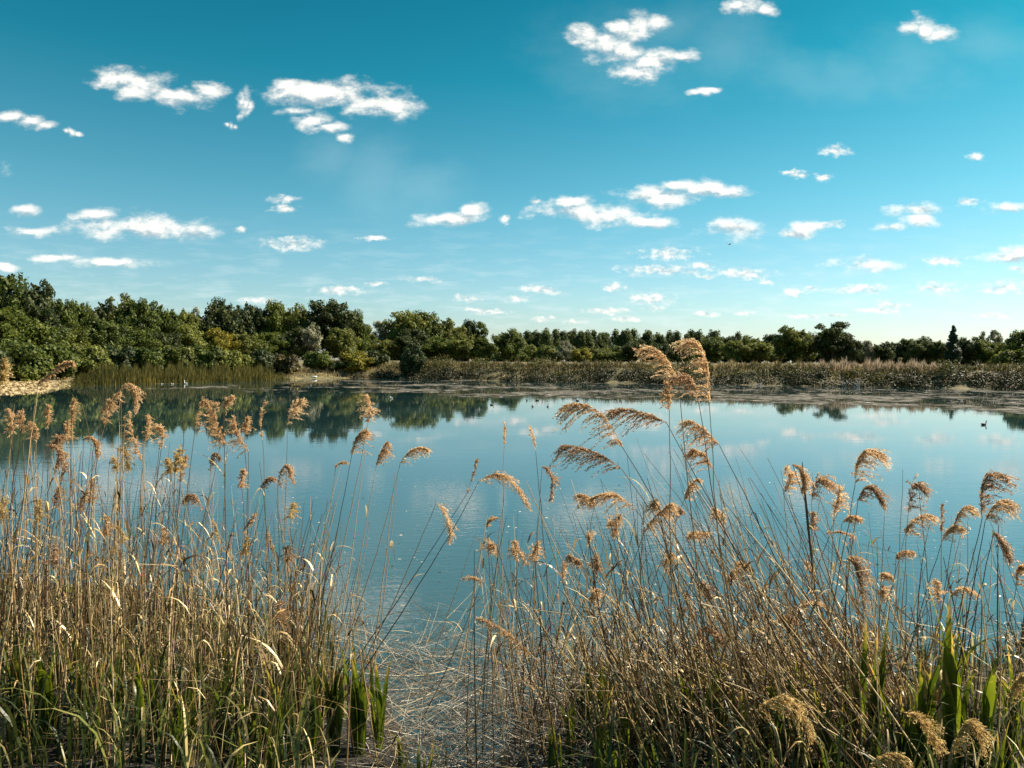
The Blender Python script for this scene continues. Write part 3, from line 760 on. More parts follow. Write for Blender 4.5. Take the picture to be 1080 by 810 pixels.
# hero reeds, read off the photograph: stem end, plume tip, plume mid, width, kind, base, depth, label
H = [
 # right group
 ((656, 471), (592, 430), (628, 432), 26, 'flag', 850, 3.9, -18, 'wide feathery plumed reed arching left, upper one of the big left pointing pair', 'plume'),
 ((656, 495), (590, 470), (625, 476), 26, 'flag', 862, 3.8, -14, 'reed with a long brown drooping plume, lower one of the big left pointing pair', 'dplume'),
 ((703, 446), (643, 433), (672, 434), 24, 'flag', 900, 4.0, -20, 'reed with a greyish plume blown left just below the tallest plume', 'dplume'),
 ((759, 470), (722, 443), (740, 451), 18, 'flag', 930, 4.1, -14, 'reed with an orange brown plume pointing up left, right of the greyish one', 'plume'),
 ((748, 425), (722, 364), (742, 372), 27, 'flag', 800, 3.7, 22, 'tallest reed with a huge bushy plume bending over against the distant wood', 'plume'),
 ((716, 408), (676, 371), (700, 376), 20, 'flag', 770, 3.8, 6, 'reed with an arching fringed plume immediately left of the tallest plume', 'plume'),
 ((706, 432), (703, 402), None, 9, 'tuft', 720, 3.9, 4, 'reed with a narrow upright tuft hanging under the tallest plumes', 'plume'),
 ((736, 420), (712, 398), (728, 400), 20, 'flag', 810, 3.8, 4, 'reed with a dark dense plume tucked under the tallest plume', 'dplume'),
 ((752, 494), (731, 475), (742, 480), 16, 'flag', 850, 4.2, -8, 'reed with a short plume drooping below the orange brown one', 'plume'),
 ((670, 537), (622, 528), (645, 522), 15, 'flag', 840, 4.2, -10, 'reed with a pale thin plume curling left in the gap below the large pair', 'plume'),
 ((680, 560), (710, 531), (694, 542), 16, 'flag', 600, 4.4, 8, 'reed with a pale orange fan shaped plume pointing up right over the water', 'plume'),
 ((722, 526), (737, 505), (728, 512), 9, 'flag', 640, 4.6, 6, 'reed with a small plume pointing up right in the middle of the right stand', 'plume'),
 ((765, 552), (752, 536), None, 10, 'tuft', 850, 4.4, -6, 'reed with a faint orange tuft among leaning stems', 'plume'),
 ((655, 543), (648, 566), (652, 548), 12, 'tuft', 700, 4.5, 4, 'reed with a hanging gold tuft below the pale thin plume', 'plume'),
 ((572, 492), (580, 530), (582, 505), 8, 'tuft', 560, 4.6, 4, 'reed with a dark narrow plume hanging straight down left of the big pair', 'dplume'),
 ((565, 476), (559, 450), None, 7, 'thin', 590, 5.0, -4, 'thin reed with a sparse upright tuft left of the big pair', 'plume'),
 ((532, 470), (532, 446), None, 5, 'thin', 528, 5.2, 0, 'thin reed with a wispy straight tip left of the sparse upright tuft', 'plume'),
 ((826, 520), (829, 493), (833, 505), 14, 'tuft', 940, 4.2, -16, 'reed with a plume pointing up left beside the dark spiky leaf', 'plume'),
 ((836, 490), (846, 518), (845, 498), 12, 'flag', 935, 4.1, -16, 'reed with a golden plume hanging right before the dark spiky leaf', 'plume'),
 ((856, 530), (879, 515), (864, 506), 16, 'flag', 862, 4.4, -4, 'reed with a hooked plume bending right just right of the dark leaf', 'plume'),
 ((880, 540), (887, 514), (884, 526), 12, 'tuft', 874, 4.4, 0, 'reed with a compact plume beside the hooked one', 'plume'),
 ((902, 511), (935, 484), (910, 478), 20, 'flag', 850, 4.1, -6, 'tall reed with a flag shaped plume streaming right, highest of the right side', 'plume'),
 ((905, 528), (930, 532), (916, 514), 16, 'flag', 878, 4.2, 0, 'reed with a dark cupped plume directly under the flag shaped one', 'dplume'),
 ((958, 541), (974, 520), (964, 512), 16, 'flag', 950, 4.3, 0, 'reed with a two tiered plume rising between the flag plume and the right edge', 'dplume'),
 ((953, 570), (986, 545), (965, 548), 15, 'flag', 905, 4.3, -4, 'reed with a pale orange arching plume below the two tiered one', 'plume'),
 ((993, 572), (1014, 557), (1002, 558), 14, 'flag', 935, 4.5, 0, 'reed with a small fan plume left of the big right hand pair', 'plume'),
 ((1006, 556), (1028, 541), (1016, 536), 12, 'flag', 985, 4.5, 0, 'reed with a faint wavy plume left of the big right hand pair', 'plume'),
 ((1036, 546), (1066, 508), (1040, 504), 22, 'flag', 985, 4.0, 0, 'reed with a big hooked plume near the right edge, upper one of the pair', 'dplume'),
 ((1039, 550), (1066, 532), (1052, 530), 18, 'flag', 1000, 4.0, 0, 'reed with a broad feathery plume near the right edge, lower one of the pair', 'plume'),
 ((1048, 562), (1066, 594), (1056, 572), 14, 'flag', 1010, 4.2, 2, 'reed with a dark plume drooping steeply under the right hand pair', 'dplume'),
 ((893, 590), (912, 646), (903, 600), 20, 'flag', 900, 3.9, 0, 'reed with a heavy dark brown plume hanging down above the green blades', 'dplume'),
 ((990, 636), (988, 613), None, 12, 'tuft', 985, 4.3, 0, 'reed with a pointed triangular plume above the tall green blades', 'plume'),
 ((930, 634), (932, 618), None, 9, 'tuft', 925, 4.5, 0, 'reed with a tiny round plume right of the heavy dark plume', 'plume'),
 ((1072, 618), (1082, 600), (1074, 600), 14, 'flag', 1050, 4.3, 0, 'reed with a plume cut by the right edge below the drooping dark one', 'plume'),
 ((993, 560), (994, 532), None, 6, 'thin', 1000, 4.3, 0, 'reed with a narrow dark spike of a plume left of the small fan plume', 'dplume'),
 ((1003, 628), (1030, 628), (1016, 620), 9, 'flag', 985, 4.4, 0, 'reed with a flat sideways plume over the tall green blades', 'plume'),
 ((856, 560), (858, 540), None, 7, 'tuft', 875, 4.5, 0, 'reed with a small dark tuft under the hooked plume', 'dplume'),
 ((888, 552), (907, 549), (898, 545), 7, 'flag', 860, 4.6, 0, 'reed with a faint flat plume under the compact one', 'plume'),
 ((945, 590), (965, 583), None, 7, 'flag', 930, 4.6, 0, 'reed with a faint streak of plume under the pale orange arching one', 'plume'),
 # bottom right heavy golden heads close to the viewer
 ((1005, 795), (1036, 800), (1022, 762), 20, 'flag', 985, 3.1, 0, 'reed with a large golden drooping head close by at the bottom right', 'gplume'),
 ((800, 748), (856, 786), (834, 740), 22, 'flag', 770, 3.2, 0, 'reed with a golden brown arching head low between green blades', 'gplume'),
 ((955, 752), (988, 794), (974, 762), 20, 'flag', 930, 3.3, 0, 'reed with a golden head bowed down left of the large one at bottom right', 'gplume'),
 ((915, 812), (960, 808), (938, 796), 14, 'flag', 905, 3.0, 0, 'reed with a golden head just showing at the bottom edge', 'gplume'),
 ((1066, 742), (1084, 712), (1070, 722), 16, 'flag', 1040, 3.4, 0, 'reed with a golden brown head cut by the lower right edge', 'gplume'),
 ((734, 670), (765, 685), (748, 664), 10, 'flag', 760, 4.2, 0, 'reed with a small drooping dark plume low in the right stand', 'dplume'),
 # centre
 ((560, 690), (503, 652), (530, 664), 9, 'flag', 640, 4.0, -8, 'reed with a dense orange plume pointing left low over the water', 'plume'),
 ((505, 508), (557, 534), (532, 503), 17, 'flag', 330, 4.6, -34, 'long arching reed with a drooping orange plume crossing the open water', 'plume'),
 ((493, 520), (503, 485), (499, 500), 5, 'thin', 335, 4.7, -22, 'reed with a small dark tip beside the long arching one', 'dplume'),
 ((460, 530), (473, 574), (472, 548), 9, 'tuft', 345, 4.6, -18, 'reed with a dense orange plume hanging straight down in the open water', 'plume'),
 ((525, 588), (519, 578), (520, 576), 12, 'tuft', 560, 4.6, 0, 'reed with a faint pale tuft left of the right stand', 'plume'),
 ((556, 596), (543, 570), (548, 582), 10, 'tuft', 600, 4.5, -4, 'reed with an orange plume pointing up left in the left of the right stand', 'plume'),
 ((562, 592), (568, 572), None, 10, 'tuft', 575, 4.6, 2, 'reed with an orange tuft beside the one pointing up left', 'plume'),
 # thin fringe right of the left stand
 ((388, 446), (386, 417), (391, 430), 13, 'tuft', 318, 4.6, -16, 'tall reed with a bushy upright plume against the dark tree reflection', 'plume'),
 ((371, 480), (386, 455), (376, 462), 14, 'flag', 312, 4.7, -10, 'reed with a loose two part plume just below the bushy upright one', 'plume'),
 ((397, 490), (409, 466), (402, 476), 9, 'flag', 350, 4.9, -6, 'reed with a small double plume right of the bushy upright one', 'plume'),
 ((422, 489), (452, 475), (436, 474), 10, 'flag', 330, 4.8, -26, 'curving reed with a small flag plume pointing right over the open water', 'plume'),
 ((354, 494), (366, 488), None, 6, 'thin', 316, 5.0, -6, 'reed with a faint wisp of plume under the loose two part plume', 'plume'),
 # left stand
 ((303, 449), (320, 421), (309, 432), 11, 'tuft', 300, 4.8, 4, 'reed with a solitary golden leaf shaped plume against dark water', 'plume'),
 ((277, 464), (282, 422), (275, 440), 7, 'thin', 285, 5.0, -2, 'reed with a tall ragged narrow plume left of the solitary golden plume', 'plume'),
 ((206, 452), (221, 436), (213, 424), 8, 'flag', 170, 4.8, 0, 'reed with a thin plume arching over like a shepherd crook', 'plume'),
 ((240, 470), (232, 424), (226, 446), 15, 'tuft', 225, 4.5, 4, 'tall reed with a big shaggy golden plume in the middle of the left stand', 'plume'),
 ((236, 432), (245, 418), None, 7, 'tuft', 240, 4.6, 0, 'reed with a bright tip poking above the big shaggy plume', 'plume'),
 ((262, 476), (248, 440), (250, 458), 13, 'tuft', 262, 4.6, 2, 'reed with a ragged forked plume right of the big shaggy plume', 'plume'),
 ((258, 458), (262, 440), None, 7, 'tuft', 268, 4.7, 0, 'reed with a short bright tuft above the ragged forked plume', 'plume'),
 ((168, 473), (165, 450), (172, 456), 9, 'tuft', 150, 4.8, 0, 'reed with a curled hand like plume left of the shepherd crook', 'plume'),
 ((76, 448), (78, 421), None, 7, 'tuft', 88, 4.8, 0, 'reed with an upright tan plume, upper of two at the left', 'plume'),
 ((71, 466), (72, 443), None, 7, 'tuft', 84, 4.9, 0, 'reed with an upright tan plume, lower of two at the left', 'plume'),
 ((50, 448), (51, 426), None, 5, 'tuft', 46, 4.9, 0, 'reed with a slim upright plume between the far left plumes', 'plume'),
 ((24, 455), (22, 433), None, 6, 'tuft', 30, 4.8, 0, 'reed with a slim plume second from the left edge', 'plume'),
 ((12, 458), (8, 430), (12, 444), 7, 'tuft', 22, 4.7, 0, 'reed with a drooping slim plume nearest the left edge', 'plume'),
 ((38, 466), (31, 445), (38, 452), 7, 'flag', 40, 4.8, 0, 'reed with a bent little plume below the slim ones at the left', 'plume'),
 ((48, 470), (58, 496), (61, 474), 11, 'flag', 20, 4.6, 0, 'reed with a brown hanging plume low at the left', 'dplume'),
 ((110, 450), (128, 412), (116, 428), 8, 'tuft', 20, 4.4, -8, 'right leaning reed with a bright plume pointing up right', 'plume'),
 ((127, 410), (142, 434), (140, 408), 10, 'flag', 108, 4.3, 0, 'reed with a pale plume hooked over at the top of the left stand', 'plume'),
 ((106, 442), (118, 430), (112, 425), 8, 'flag', 70, 4.5, 0, 'reed with a whitish hooked plume under the right leaning one', 'plume'),
 ((150, 486), (136, 432), (140, 458), 9, 'tuft', 148, 4.6, 0, 'reed with a long upright golden plume below the hooked pale one', 'plume'),
 ((152, 466), (155, 438), (156, 450), 7, 'tuft', 152, 4.7, 0, 'reed with a narrow curved plume right of the long upright golden one', 'plume'),
 ((124, 474), (134, 498), (132, 478), 9, 'tuft', 120, 4.6, 0, 'reed with a dense hanging golden plume in the left stand', 'gplume'),
 ((88, 463), (102, 482), (98, 464), 8, 'flag', 74, 4.7, 0, 'reed with a small plume trailing down right in the left stand', 'plume'),
 ((190, 508), (196, 480), None, 6, 'tuft', 176, 4.8, 0, 'reed with a slim reddish plume at the left of the open water', 'dplume'),
 ((222, 498), (232, 484), (224, 480), 6, 'flag', 205, 4.9, 0, 'reed with a tiny forked plume under the ragged forked plume', 'dplume'),
 ((293, 512), (310, 513), (301, 492), 7, 'flag', 296, 4.6, 0, 'reed with a small round hooked plume above the open water', 'plume'),
 ((275, 514), (289, 505), (282, 505), 5, 'flag', 240, 4.8, 0, 'reed with a little dark plume left of the small round hook', 'dplume'),
 ((214, 538), (194, 530), (204, 522), 8, 'flag', 215, 4.8, 0, 'reed with a brown curled plume at mid height of the left stand', 'dplume'),
 ((84, 538), (92, 518), None, 6, 'tuft', 78, 4.8, 0, 'reed with a rusty tuft low in the left stand', 'dplume'),
 ((40, 405), (78, 386), (66, 384), 3, 'flag', -20, 3.6, -10, 'long dark reed with a thin white hooked tip crossing the sand spit', 'plume'),
 ((-4, 410), (4, 380), (2, 394), 8, 'tuft', -20, 2.9, 0, 'large orange plume close by at the left edge over the sand', 'gplume'),
]
for (tip, pt, pm_, W, kind, bpx, d, bow, lab, mt) in H:
    mx_, my_ = pm_ if pm_ else (None, None)
    rg = np.random.default_rng(int(abs(tip[0]) * 13 + tip[1]))
    reed(tip, bpx, d, d + rg.uniform(-.25, .35), (-bow * .6, bow * -.4 if bow < 0 else 0), (pt[0], pt[1], mx_, my_, W, kind), lab, leaves=int(rg.integers(0, 3)), rng=rg, r0=.0042 if d < 4.3 else .0036, pm=mt)

# further plumed reeds and bare stalks, each a thing, scattered as in the stands
def env_left(px): return np.interp(px, [-60, 0, 60, 130, 200, 260, 330, 400, 430], [480, 490, 490, 480, 510, 530, 560, 600, 650])
rg = np.random.default_rng(77)
for k in range(28):
    px = rg.uniform(-20, 330); top = env_left(px) + rg.uniform(-20, 120)
    lean = rg.normal(8, 24); l = rg.uniform(14, 28); dx = rg.normal(2, 5)
    reed((px, top), px - lean, 4.5 + rg.uniform(-.6, 1.3), 4.8 + rg.uniform(-.6, 1.5), (rg.normal(0, 6), 0), (px + dx, top - l, None, None, rg.uniform(5, 11), rg.choice(['tuft', 'thin', 'tuft'])), None, int(rg.random() < .4), rg, pm=rg.choice(['plume', 'dplume', 'gplume']))
for k in range(24):
    px = rg.uniform(500, 1090); top = rg.uniform(530, 690)
    lean = rg.normal(-35, 40); l = rg.uniform(14, 30); dx = rg.normal(-4, 14)
    reed((px, top), px - lean, 4.4 + rg.uniform(-.4, .9), 4.5 + rg.uniform(-.4, 1.0), (rg.normal(0, 8), 0), (px + dx, top - l * rg.uniform(.2, 1), None, None, rg.uniform(7, 15), rg.choice(['tuft', 'flag', 'thin'])), None, int(rg.random() < .4), rg, pm=rg.choice(['plume', 'plume', 'dplume']))
bare = 300 - NREED
for k in range(bare):
    u = rg.random()
    if u < .38:
        px = rg.uniform(-20, 360); top = env_left(px) + rg.uniform(-70, 60); lean = rg.normal(14, 26)
    elif u < .50:
        px = rg.uniform(300, 430); top = rg.uniform(470, 600); lean = rg.uniform(25, 80)
    elif u < .80:
        px = rg.uniform(640, 880); top = np.interp(px, [600, 700, 780, 880], [520, 450, 480, 520]) + rg.uniform(-10, 140); lean = rg.uniform(-240, -60)
    else:
        px = rg.uniform(470, 1090); top = rg.uniform(480, 640); lean = rg.normal(0, 45)
    reed((px, top), px - lean, 4.4 + rg.uniform(-.6, 1.0), 4.6 + rg.uniform(-.6, 1.2), (rg.normal(0, 7), -abs(rg.normal(0, 5))), None, None, int(rg.random() < .35), rg, r0=rg.uniform(.0028, .0044))

# the rest of the stands: beyond the 300 largest
def stalk_mass(name, n, gen, mat, label, cat='reeds', r=(.0018, .0046), sides=4):
    qb = QB()
    for k in range(n):
        base, tipw, bend = gen()
        ctrl = base + (tipw - base) * .55 + bend
        m = 8; pts = bez(base, ctrl, tipw, m); r0 = rg.uniform(*r) * (1.35 if rg.random() < .15 else 1)
        if sides == 4 and rg.random() < .2:     # snapped stalk: everything above the break hangs over
            i = rg.integers(3, 7); a = rg.uniform(0, 6.28); seg = np.linalg.norm(pts[1] - pts[0]); dn = unit(np.array([math.cos(a), math.sin(a) * .5, rg.uniform(-.9, .3)]))
            for q in range(i + 1, m): pts[q] = pts[i] + dn * seg * (q - i) * .7
        qb.tube(pts, np.linspace(r0, r0 * .3, m), sides)
        for _ in range(int(sides == 4) and int(rg.integers(0, 3))):
            i = rg.integers(2, m - 1); a = rg.uniform(0, 6.28); l = rg.uniform(.1, .3); dr = np.array([math.cos(a), math.sin(a), 0])
            c = bez(pts[i], pts[i] + dr * l * .25 + UP * l * .5, pts[i] + dr * l * .7 + UP * l * rg.uniform(-.4, .7), 5)
            qb.strip(c, unit(np.cross(dr, UP) + rg.normal(size=3) * .3), np.sin(np.linspace(.3, 1, 5) * math.pi) * rg.uniform(.003, .007) + .0005)
    return tag(qb.build(name, M[mat]), label, cat, kind='stuff')
def mk(px_t, top, lean, dlo, dhi, bend=.05):
    db = rg.uniform(dlo, dhi); dt = db + rg.normal(0, .25)
    bx = (px_t - lean - 540) / 780 * db
    b = np.array([bx, db, G(bx, db) - .03]); t = to_np(P(px_t, top, dt)); return b, t, rg.normal(size=3) * bend
def gl():
    px = rg.uniform(-90, 318)
    if rg.random() < .1: px = rg.uniform(310, 380)
    top = env_left(px) + abs(rg.normal(0, 1)) * 100 - 15
    return mk(px, min(top, 760), rg.normal(12, 40), 3.6, 7.8)
stalk_mass('reed_bed', 900, gl, 'dstem', 'dense stand of dry brown reed stalks filling the lower left')
def gr():
    u = rg.random()
    if u < .55:
        bx = rg.uniform(680, 1010); an = rg.uniform(60, 260) * (.5 + .5 * (bx - 640) / 370); px = bx - an; top = rg.uniform(500, 720)
        return mk(px, top, px - bx, 3.7, 5.6, .06)
    px = rg.uniform(500, 1120); top = 540 + abs(rg.normal(0, 1)) * 90
    return mk(px, min(top, 780), rg.normal(-22, 40), 3.8, 6.3)
stalk_mass('reed_bed', 760, gr, 'dstem', 'tangle of dry reed stalks leaning left across the lower right', r=(.0022, .0054))

# flattened dead stalks between the two stands
def gm_():
    px = rg.uniform(380, 640); D = 4.1 + 2.2 * rg.random() ** 1.3; x = (px - 540) / 780 * D; l = rg.uniform(.12, .6) if rg.random() < .85 else rg.uniform(.7, 1.5); a = rg.normal(0, .6) + (math.pi if rg.random() < .5 else 0)
    b = np.array([x, D, max(G(x, D), 0) + rg.uniform(0, .10)]); t = b + np.array([math.cos(a) * l, math.sin(a) * l * .8, rg.uniform(-.08, .3) * (.6 + l)])
    return b, t, rg.normal(size=3) * .09
stalk_mass('dead_reed_litter', 900, gm_, 'litter', 'mat of broken bleached reed stalks lying between the two stands', 'litter', (.0012, .0036), 3)
def gm2():
    px = rg.uniform(-80, 1160); D = rg.uniform(3.4, 7.2); x = (px - 540) / 780 * D; l = rg.uniform(.15, .6); a = rg.uniform(0, 6.28)
    b = np.array([x, D, max(G(x, D), 0) + rg.uniform(0, .12)]); t = b + np.array([math.cos(a) * l, math.sin(a) * l, rg.uniform(-.02, .25)])
    return b, t, rg.normal(size=3) * .04
stalk_mass('fallen_stalks', 1300, gm2, 'dstem', 'broken reed stalks lying among the standing reeds', 'litter', (.0014, .003), 3)

# floating bits on the near water
qb = QB(); n = 1500
D = 6.4 + 9 * rg.random(n) ** 1.6; px = rg.uniform(150, 1120, n); x = (px - 540) / 780 * D
a = rg.uniform(0, 3.14, n); l = rg.uniform(.004, .022, n)
u = np.stack([np.cos(a) * l, np.sin(a) * l, np.zeros(n)], 1); v = np.stack([-np.sin(a) * l * .25, np.cos(a) * l * .25, rg.normal(0, .1, n) * l], 1)
qb.quads(np.stack([x, D, np.full(n, .005)], 1), u, v)
tag(qb.build('floating_debris', M['litter']), 'tiny pale bits of straw floating on the near water', 'debris', kind='stuff')

# ------------------------------------------------------------------ green blades
def blade_mesh(rng, L_, w, lean, bendover):
    """V-folded tapering blade growing from the origin, leaning in +X"""
    n = 16; s = np.linspace(0, 1, n)
    ang = lean * s + bendover * np.clip((s - .55) / .45, 0, 1) ** 1.3
    dx = np.sin(ang); dz = np.cos(ang); x = np.concatenate([[0], np.cumsum(dx[:-1])]) * L_ / (n - 1); z = np.concatenate([[0], np.cumsum(dz[:-1])]) * L_ / (n - 1)
    tw = rng.uniform(-.7, .7) * s
    pts = np.stack([x, np.sin(s * 3) * .01, z], 1); side = np.stack([np.sin(tw) * dz, np.cos(tw), -np.sin(tw) * dx], 1)
    nrm = np.stack([dz, np.zeros(n), -dx], 1)
    wd = w * np.clip(np.minimum(.55 + s * 1.3, (1 - s) * 2.6), 0.02, 1)
    qb = QB(); qb.strip(pts, side, wd, .35, nrm); return qb.mesh('leaf', True)
BL = []
for k in range(16):
    r_ = np.random.default_rng(500 + k)
    bo = 0 if k % 3 else r_.uniform(1.2, 2.3)
    m_ = blade_mesh(r_, 1.0, r_.uniform(.012, .026), r_.uniform(.05, .5), bo); m_.materials.append(M['green']); BL.append(m_)
def clump(px, D, h, nl, label, spread=.5, wsc=1.0):
    x = (px - 540) / 780 * D; root = empty('green_blade_plant', (x, D, G(x, D) - .02), random.uniform(0, 6.28)); tag(root, label, 'plant', 'green bladed water plants')
    for k in range(nl):
        o = link('leaf', BL[random.randrange(16)], None, root); s = h * random.uniform(.55, 1.05)
        o.scale = (s * spread * 2 * random.uniform(.6, 1.3), h * wsc * random.uniform(.8, 1.3), s); o.rotation_euler = (0, 0, random.uniform(0, 6.28)); o.location = (random.uniform(-.03, .03), random.uniform(-.03, .03), 0)
    return root
GCL = [(1018, 4.0, 1.05, 6, 'tallest green blade plant with broad upright leaves at the right'), (985, 4.1, .85, 6, 'green blade plant just left of the tallest one'), (1048, 3.9, .8, 6, 'green plant with a leaf folded over at the right'),
 (960, 4.0, .72, 6, 'green plant with a long leaf bending right under the heavy dark plume'), (930, 4.1, .95, 5, 'narrow bright yellow green blades left of the bending leaf'), (910, 4.2, .9, 5, 'dark pointed green blades right of the leaning stems'),
 (1075, 4.1, .8, 6, 'green blades cut by the right edge'), (1065, 3.6, .55, 5, 'low green blades at the lower right corner'), (880, 4.0, .6, 5, 'short green blades under the leaning reed bundle'),
 (850, 4.1, .5, 5, 'low green blades right of the golden brown arching head'), (815, 4.2, .5, 5, 'dark green blades behind the golden brown arching head'), (785, 4.1, .55, 5, 'bright green blades left of the golden brown arching head'),
 (755, 4.2, .62, 6, 'green blades with a curled tip in the middle of the right stand'), (730, 4.3, .6, 5, 'backlit green blades in the middle of the right stand'), (700, 4.3, .55, 5, 'dark bent green leaf low in the right stand'),
 (672, 4.4, .52, 5, 'bright green blades left of the dark bent leaf'), (640, 4.4, .62, 5, 'yellow green blades at the left side of the right stand'), (612, 4.5, .45, 4, 'small green blades at the left end of the right stand'),
 (400, 4.4, .62, 6, 'dark green arching blades right of the left stand'), (378, 4.3, .75, 6, 'green plant with one tall dark leaf right of the left stand'), (352, 4.3, .6, 6, 'green blades at the right foot of the left stand'),
 (425, 4.2, .42, 5, 'low green blades reaching over the dead stalk mat'), (330, 4.1, .55, 5, 'green blades with an arched leaf near the foot of the left stand'), (300, 4.2, .62, 5, 'upright green blades in the right part of the left stand'),
 (270, 4.0, .5, 5, 'low green blades in the right part of the left stand'), (235, 4.1, .6, 5, 'green blades with yellow bent leaf in the left stand'), (195, 3.9, .62, 5, 'broad dark green blade rising in the left stand'),
 (160, 4.1, .6, 5, 'green blades in the middle of the left stand'), (120, 4.0, .62, 5, 'green blades among stalks in the left stand'), (85, 4.1, .65, 5, 'green blades left of the middle of the left stand'),
 (45, 4.0, .7, 5, 'green blades with curled yellow leaf near the left edge'), (8, 4.0, .75, 5, 'green blades at the left edge'), (-30, 3.9, .75, 5, 'green blades just left of the view'),
 (448, 3.75, .5, 5, 'dark green blades at the bottom edge left of the dead stalk mat'), (470, 4.3, .3, 4, 'short green shoots among the dead stalks'), (590, 3.9, .5, 5, 'arching green blades at the bottom edge right of the dead stalk mat')]
for (px, D, h, nl, l) in GCL:
    c_ = clump(px, D, h, nl + 4, l, .5)
for k in range(66):
    left = k < 28
    px = random.uniform(-20, 385) if left else random.uniform(600, 1085); D = random.uniform(3.6, 4.9)
    clump(px, D, random.uniform(.35, .68), 7, 'low bright green blades in the ' + ('left' if left else 'right') + ' reed stand', .6)
# low undergrowth (uncountable)
def under(name, n, pxr, Dr, hr, label, wr=(.003, .009)):
    qb = QB()
    for k in range(n):
        px = rg.uniform(*pxr); D = rg.uniform(*Dr); x = (px - 540) / 780 * D; h = rg.uniform(*hr); a = rg.uniform(0, 6.28); l = h * rg.uniform(.1, .7)
        b = np.array([x, D, G(x, D) - .02]); dr = np.array([math.cos(a), math.sin(a), 0])
        c = bez(b, b + UP * h * .8, b + dr * l + UP * h * rg.uniform(.6, 1), 6); w = np.array([.6, .9, 1, .8, .5, .08]) * rg.uniform(*wr)
        qb.strip(c, unit(np.cross(dr, UP) + rg.normal(size=3) * .25), w)
    tag(qb.build(name, M['grass']), label, 'grass', kind='stuff')
under('undergrowth', 2000, (-90, 350), (3.4, 7.0), (.15, .7), 'tangled green and straw undergrowth at the foot of the left stand')
under('undergrowth', 1500, (600, 1170), (3.4, 6.2), (.15, .55), 'tangled green and straw undergrowth at the foot of the right stand')
# dark spiky leaf standing at (846,485)
qb = QB(); b = to_np(P(884, 800, 4.1)); t = to_np(P(846, 487, 4.1)); c = bez(b, (b + t) / 2 + np.array([-.03, 0, 0]), t, 12)
qb.strip(c, (1, .2, 0), np.concatenate([np.full(7, .002), [.004, .007, .008, .006, .002]]), .4, (0, -1, 0)); o = qb.build('cattail_leaf', M['darkleaf'], smooth=True)
tag(o, 'single dark spiky leaf standing upright between the hooked plume and the leaning stems', 'leaf')

# ------------------------------------------------------------------ sun
SUN_AZ, SUN_EL = R(67), R(42)     # ahead and to the right
sun = bpy.data.lights.new('sun', 'SUN'); sun.energy = 5.0; sun.angle = R(.5); sun.color = (1, .89, .70)
so = bpy.data.objects.new('sun', sun); C.objects.link(so)
sd = Vector((math.sin(SUN_AZ) * math.cos(SUN_EL), math.cos(SUN_AZ) * math.cos(SUN_EL), math.sin(SUN_EL)))
so.rotation_euler = sd.to_track_quat('Z', 'Y').to_euler(); so.location = (20, 20, 40)

# ------------------------------------------------------------------ sky with procedural clouds (in direction space)
W = bpy.data.worlds.new('World'); S.world = W; W.use_nodes = True; nt = W.node_tree; nt.nodes.clear(); N = nt.nodes; L = nt.links
sky = N.new('ShaderNodeTexSky'); sky.sky_type = 'NISHITA'; sky.sun_disc = False; sky.sun_elevation = SUN_EL; sky.sun_rotation = SUN_AZ
sky.air_density = 1.0; sky.dust_density = .6; sky.ozone_density = 1.5
tc = N.new('ShaderNodeTexCoord'); sp = N.new('ShaderNodeSeparateXYZ'); L.new(tc.outputs['Generated'], sp.inputs[0])
zc = math_node('MAXIMUM', sp.outputs['Z'], 0.0)
tint = ramp(nt, [(0, (.58, .60, .68)), (.08, (.48, .63, .64)), (.2, (.26, .60, .56)), (.35, (.05, .49, .45)), (.5, (.012, .37, .35)), (1, (.03, .34, .36))], zc)
mt = N.new('ShaderNodeMix'); mt.data_type = 'RGBA'; mt.blend_type = 'MULTIPLY'; mt.inputs[0].default_value = 1; L.new(sky.outputs[0], mt.inputs[6]); L.new(tint, mt.inputs[7])
ya = math_node('MAXIMUM', math_node('ABSOLUTE', sp.outputs['Y']), .08)
uu = math_node('DIVIDE', sp.outputs['X'], ya); vv = math_node('DIVIDE', sp.outputs['Z'], ya)
cb = N.new('ShaderNodeCombineXYZ'); L.new(uu, cb.inputs[0]); L.new(vv, cb.inputs[1])
def vm(op, a, b=None, sc=None):
    m = N.new('ShaderNodeVectorMath'); m.operation = op
    for k, q in enumerate((a, b)):
        if q is None: continue
        if isinstance(q, tuple): m.inputs[k].default_value = q
        else: L.new(q, m.inputs[k])
    if sc is not None: m.inputs['Scale'].default_value = sc
    return m.outputs['Value'] if op == 'LENGTH' else m.outputs[0]
def snoise(vec, sc, det, rough=.55, st=(1, 1.7, 1)):
    mp = N.new('ShaderNodeMapping'); mp.inputs['Scale'].default_value = st; L.new(vec, mp.inputs[0])
    n_ = N.new('ShaderNodeTexNoise'); n_.inputs['Scale'].default_value = sc; n_.inputs['Detail'].default_value = det; n_.inputs['Roughness'].default_value = rough
    L.new(mp.outputs[0], n_.inputs['Vector']); return n_
